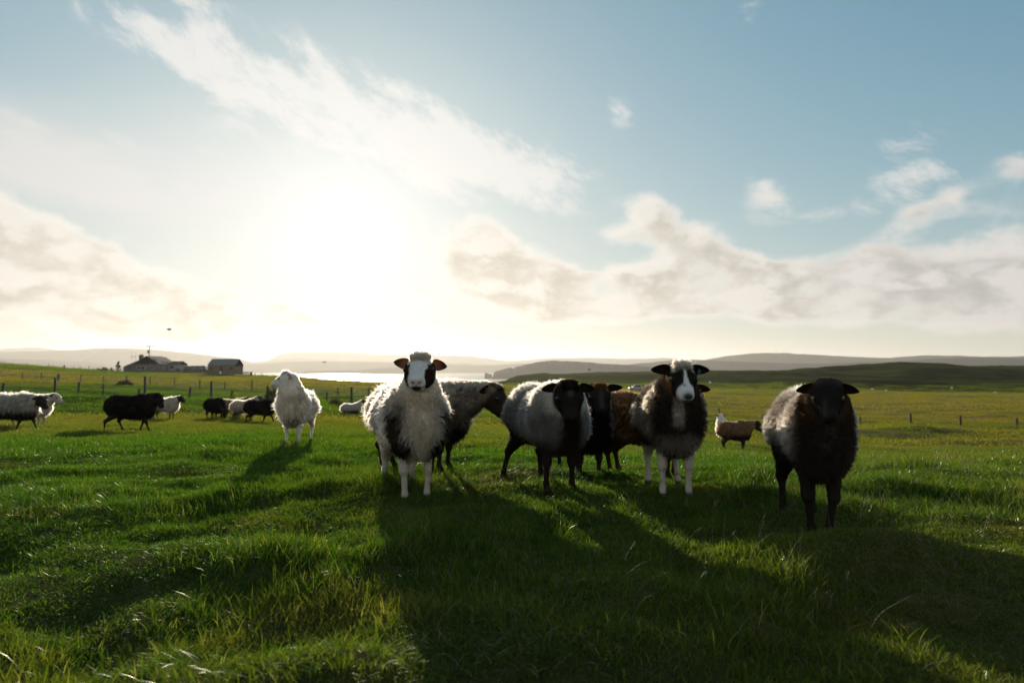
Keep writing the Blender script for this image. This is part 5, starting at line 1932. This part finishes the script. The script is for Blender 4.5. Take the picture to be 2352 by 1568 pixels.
def build_fences():
    A = [(-70, 44, 1.05, 0, .05), (7, 44.5, .95, 5, .062), (127.5, 45.5, 1.28, 1, .062), (180, 46, .90, 6, .058), (241, 46, .85, -4, .045), (318, 46.5, .72, 8, .055), (334.5, 46.5, 1.36, 0, .062),
         (435, 46.5, .72, 8, .055), (488, 46.5, 1.02, -2, .06), (532, 47, .60, 6, .05), (617, 46, 1.02, -2, .065), (719.5, 53, .92, -2, .06), (752, 55, .72, 0, .055), (808, 57, .95, 0, .07), (848, 66, .65, 0, .06), (915, 72, .8, 0, .06)]
    wire_fence('near wire fence of leaning grey posts behind the left-hand sheep', A, wr=.012, hs=1.22)
    B = [(-60, 102, .9, 0, .05), (53, 98, .85, 1, .05), (96, 96, .85, 0, .055), (136, 94, .95, 0, .13), (187, 92, .9, 0, .05), (239, 90, .85, 0, .05), (292, 88, .95, 0, .06), (346, 86, 1.0, 0, .05), (402, 84, 1.0, 0, .05),
         (460, 82, 1.0, 0, .055), (518, 80, .9, 0, .05), (580, 78, 1.0, 0, .05), (645, 77, .85, 0, .05), (709, 76, .95, 0, .05), (777, 75, .9, 0, .05), (848, 74.5, .95, 0, .05), (925, 74, .9, 0, .05)]
    wire_fence('farther wire fence crossing the field below the brown strip', B, wr=.013, hs=1.25)
    C = [(p, 196 - 22 * max(0, (p - 300) / 600) if p > 300 else 205 - p * .03, .9 + .35 * ((i * 7) % 3) / 3, ((i * 5) % 7) - 3, .055) for i, p in enumerate([-40, 3, 10, 62, 112, 158, 170, 185, 205, 237, 262, 292, 340, 398, 452, 520])]
    C[5] = (148.5, 200, 1.0, 0, .14)
    wire_fence('skyline fence of small posts on the left, reaching the farm', C, wr=.008)
    Dd = [(587, 176, .8, 0, .05), (602, 176, .85, 0, .05), (628, 174, .7, 2, .05), (632, 174, .6, -4, .05), (670.5, 172, .85, 0, .05), (686.5, 172, .9, 0, .05), (710, 170, .75, 0, .05), (728, 170, .9, 0, .05), (750, 169, .9, 0, .05), (768, 168, 1.05, 0, .06), (789.5, 168, .8, 0, .05), (808, 168, .7, 0, .05),
          (826.5, 168, .95, 0, .05), (848, 168, .75, 0, .05), (865.5, 168, 1.05, 3, .055), (900, 168, .9, 0, .05), (940, 168, .9, 0, .05), (1000, 166, .9, 0, .05)]
    wire_fence('thin fence along the edge of the field against the pale water', Dd, wr=.008)
    E_ = [(1052, 140, .95, 0, .05), (1063, 140, .8, 0, .05), (1078, 140, .8, 0, .05), (1100, 140, .9, 0, .05), (1120, 140, .85, 0, .05), (1144, 138, 1.15, 0, .16), (1153, 138, .85, 0, .06), (1160, 138, 1.1, 0, .06), (1164, 138, .8, 0, .05), (1173, 138, .85, 0, .05), (1190, 138, .9, 0, .05), (1235, 139, .9, 0, .05), (1290, 140, .9, 0, .05)]
    wire_fence('fence with one thick gatepost seen between the dark profile and the silver-grey sheep', E_, wr=.008)
    Fp = [(1400, 92, .9, 0, .05), (1520, 80, .9, 0, .05), (1650, 70, .62, 0, .06), (1749, 65, .68, 0, .06), (1860, 58, .66, 0, .06), (1973, 52, .66, -2, .06), (2088, 48.5, .70, 0, .06), (2202, 47, .66, 0, .06), (2331, 45, .68, 0, .06), (2460, 44, .7, 0, .06)]
    wire_fence('low fence of short posts crossing the field on the right', Fp, wr=.0045)


build_fences()


def build_road():
    xs = np.linspace(xpx(1330, 190), xpx(2700, 190), 90)
    V, Fq = [], []
    for x in xs:
        y = 191 + 2.0 * math.sin(x / 40)
        for dy in (-1.6, -1.2, 1.2, 1.6):
            V.append((x, y + dy, max(gz(x, y - 1.5), gz(x, y), gz(x, y + 1.5)) + (.12 if abs(dy) < 1.4 else -.25)))
    for i in range(len(xs) - 1):
        for j in range(3):
            Fq.append((i * 4 + j, i * 4 + 4 + j, i * 4 + 5 + j, i * 4 + 1 + j))
    o = bpy.data.objects.new('road', np_mesh('road', np.array(V), np.array(Fq), 4, [M_TARMAC], False))
    tag(link(o), 'narrow raised road crossing the moor on the right', kind='structure')


build_road()


def build_car(px, Y, paint, label, rz):
    x = xpx(px, Y); z = max(gz(x, Y), gz(x - 1.5, Y), gz(x + 1.5, Y)) + .10
    o = empty('parked_car', (x, Y, z), rz, label, 'car', 'cars parked on the far road')
    # lofted shell: (x, half width, bottom, top) with a separate cabin
    secs = [(-1.95, .60, .35, .62), (-1.88, .74, .26, .72), (-1.5, .82, .22, .84), (-.85, .84, .20, .93), (0, .85, .20, .96), (1.0, .84, .20, .97), (1.6, .82, .22, .95), (1.88, .76, .28, .86), (1.95, .62, .36, .70)]
    v, f = [], []
    for sx, w, zb, zt in secs:
        m_ = (zb + zt) / 2
        v += [(sx, -w * .9, zb), (sx, -w, m_), (sx, -w * .95, zt - .04), (sx, -w * .8, zt), (sx, w * .8, zt), (sx, w * .95, zt - .04), (sx, w, m_), (sx, w * .9, zb)]
    for i in range(len(secs) - 1):
        for j in range(8):
            f.append((i * 8 + j, i * 8 + (j + 1) % 8, i * 8 + 8 + (j + 1) % 8, i * 8 + 8 + j))
    f += [tuple(range(8)), tuple(range(71, 63, -1))]
    body = MB().add(v, f).build('body', paint, o, True)
    cs = [(-.95, .70, .93, .95), (-.35, .66, .93, 1.40), (.2, .64, .93, 1.47), (.95, .63, .93, 1.44), (1.35, .64, .93, 1.30), (1.72, .68, .92, .96)]
    v, f = [], []
    for sx, w, zb, zt in cs:
        v += [(sx, -w - .08, zb), (sx, -w * .92, zt - .06), (sx, -w * .75, zt), (sx, w * .75, zt), (sx, w * .92, zt - .06), (sx, w + .08, zb)]
    for i in range(5):
        for j in range(6):
            f.append((i * 6 + j, i * 6 + (j + 1) % 6, i * 6 + 6 + (j + 1) % 6, i * 6 + 6 + j))
    f += [tuple(range(6)), tuple(range(35, 29, -1))]
    MB().add(v, f).build('cabin', paint, o, True)
    for s in (-1, 1):
        ey = (0, -s, 0)
        MB().prism([(-.78, .98), (-.28, 1.36), (.22, 1.41), (.22, .98)], (0, s * .775, 0), (1, 0, 0), (0, 0, 1), (0, s, 0), .012).build('side_window', M_GLASS, o)
        MB().prism([(.28, .98), (.28, 1.41), (.90, 1.37), (1.25, 1.02), (1.25, .98)], (0, s * .775, 0), (1, 0, 0), (0, 0, 1), (0, s, 0), .012).build('side_window', M_GLASS, o)
        MB().ell((-1.86, s * .56, .66), (.08, .17, .09), None, 8, 6).build('headlight', M_WHITE, o, True)
        for wx in (-1.2, 1.22):
            w_ = MB().tube([(wx, s * .64, .30), (wx, s * .84, .30)], .30, 16).build('wheel', M_DARK, o)
            MB().tube([(wx, s * .84, .30), (wx, s * .855, .30)], .18, 10).build('rim', M_METAL, w_)
    MB().prism([(-.58, .99), (.58, .99), (.50, 1.36), (-.50, 1.36)], (-.93, 0, 0), (0, 1, 0), (0.0, 0, 1), (-.02, 0, 0.0), 1.0).build('windscreen', M_GLASS, o)
    return o


build_car(1459.5, 187.5, pbr('pink_silver_paint', (.45, .36, .36), .25, .3, var=.04, coat=.6), 'pale pinkish silver hatchback parked on the far road', R(6))
build_car(1490.5, 188.5, pbr('slate_blue_paint', (.06, .075, .095), .25, .3, var=.04, coat=.6), 'dark slate-blue car parked behind the pale one', R(4))

# round white sign by the road
xs_ = xpx(1629.7, 186); zs_ = gz(xs_, 186)
o = empty('road_sign', (xs_, 186, zs_), 0, 'small white round sign on a post by the far road', 'road sign')
MB().tube([(0, 0, -.2), (0, 0, zpy(875.5, 186) - zs_)], .05, 6).build('post', M_METAL, o)
MB().tube([(0, -.06, zpy(877.6, 186) - zs_), (0, -.03, zpy(877.6, 186) - zs_)], .30, 20).build('disc', M_WHITE, o)


def build_bird(px, py, Y, span, rz, flap, label):
    c = at(px, py, Y)
    o = empty('bird', c, rz, label, 'bird', 'dark birds flying over the pasture')
    s = span
    MB().ell((0, 0, 0), (.24 * s, .085 * s, .085 * s), None, 12, 8).ell((.22 * s, 0, .03 * s), (.085 * s, .06 * s, .06 * s), None, 10, 6).build('body', M_BIRD, o, True)
    MB().tube([(.29 * s, 0, .03 * s), (.36 * s, 0, .02 * s)], [.02 * s, .004 * s], 5).build('beak', M_BIRD, o)
    MB().prism([(-.20 * s, -.03 * s), (-.42 * s, -.075 * s), (-.42 * s, .075 * s), (-.20 * s, .03 * s)], (0, 0, -.008 * s), (1, 0, 0), (0, 1, 0), (0, 0, 1), .016 * s).build('tail', M_BIRD, o)
    for sd in (1, -1):
        v, f = [], []
        for k in range(5):
            t = k / 4
            y = sd * (.06 + .46 * t) * s
            z = (math.sin(R(flap)) * (.46 * t) - .10 * t * t * math.sin(R(flap))) * s
            ch_ = (.15 * (1 - t ** 1.8) + .03) * s
            x = (.06 - .16 * t * t) * s
            v += [(x + ch_, y, z + .006 * s), (x - ch_, y, z + .004 * s), (x + ch_, y, z - .006 * s), (x - ch_, y, z - .004 * s)]
        for k in range(4):
            a = k * 4
            f += [(a, a + 1, a + 5, a + 4), (a + 2, a + 6, a + 7, a + 3), (a, a + 4, a + 6, a + 2), (a + 1, a + 3, a + 7, a + 5)]
        f += [(0, 2, 3, 1), (16, 17, 19, 18)]
        MB().add(v, f).build('wing', M_BIRD, o)


M_BIRD = pbr('bird_plumage', (0.03, 0.026, 0.022), 0.7, var=.3, scale=20)
build_bird(388, 755.5, 30, .34, R(12), -28, 'dark bird in the sky above the farmhouse')
build_bird(745, 831.5, 34, .30, R(8), -14, 'dark bird gliding over the pale water')
build_bird(1354, 848.5, 32, .28, R(170), 16, 'dark bird above the silver-grey sheep')


def build_far_things():
    rng = np.random.default_rng(21)
    # white specks of sheep on the far slope
    pose = Pose(poll=(.5, 0, .6), pitch=-45)
    for k, (px, Y, rz, lab) in enumerate([(2185, 285, 20, 'tiny white sheep below the dark hill, brightest of the specks'), (2003, 272, 170, 'tiny white sheep at the foot of the dark hill, just right of the black-faced one'),
                                          (2034, 262, 40, 'tiny white sheep at the hill foot, lower of the pair beside the black-faced one'), (2284, 236, 0, 'tiny white sheep on the dark slope near the right edge')]):
        build_sheep(foot(px, Y), R(rz), 1.15, pose, plain((.7, .66, .58), None, (.6, .55, .48), (.4, .36, .3)), wool(len=.05, width=.006), lab, h=.035, n_hair=500,
                    group='far sheep on the dark slope', eyes=False, seed=40 + k)
    # village on the far ridge
    spots = [(1943, 846), (1952, 843.5), (1966, 845.5), (1975, 847.5), (1984, 844.5), (1996, 847), (2006, 845), (2022, 847.5), (2036, 846), (2049, 843.5), (1900, 843.8), (1925, 847.5)]
    D = 3460.0
    for k, (px, py) in enumerate(spots):
        c = at(px, py + 1.2, D)
        w, d_, hh = rng.uniform(12, 22), 9.0, rng.uniform(5.0, 7.5)
        o = empty('far_house', c, R(rng.uniform(-20, 20)), 'pale speck of a house in the scattered village under the grey ridge', 'house', 'village houses far off under the ridge')
        MB().box((0, 0, hh / 2 - 6), (w, d_, hh + 12)).build('wall', M_WHITE, o)
        roof_slab('x', -w / 2, w / 2, -d_ / 2, d_ / 2, hh, hh + 2.8, over=.3).build('roof', M_SHEET, o)
    for px, hgt, lab in ((1783, 26, 'thin mast on the summit of the grey hill, right of two'), (1729, 18, 'shorter thin mast on the grey hill, left of two')):
        D = 5190
        y = 810 if px == 1783 else 811.5
        c = at(px, y, D) - Vector((0, 0, 5))
        o = empty('radio_mast', c, 0, lab, 'mast')
        MB().tube([(0, 0, 0), (0, 0, hgt + 5)], [1.2, .5], 6).build('mast', M_METAL, o)
        MB().box((0, 0, hgt * .7), (3, 1.2, 2.2)).build('antenna_panel', M_METAL, o)


build_far_things()
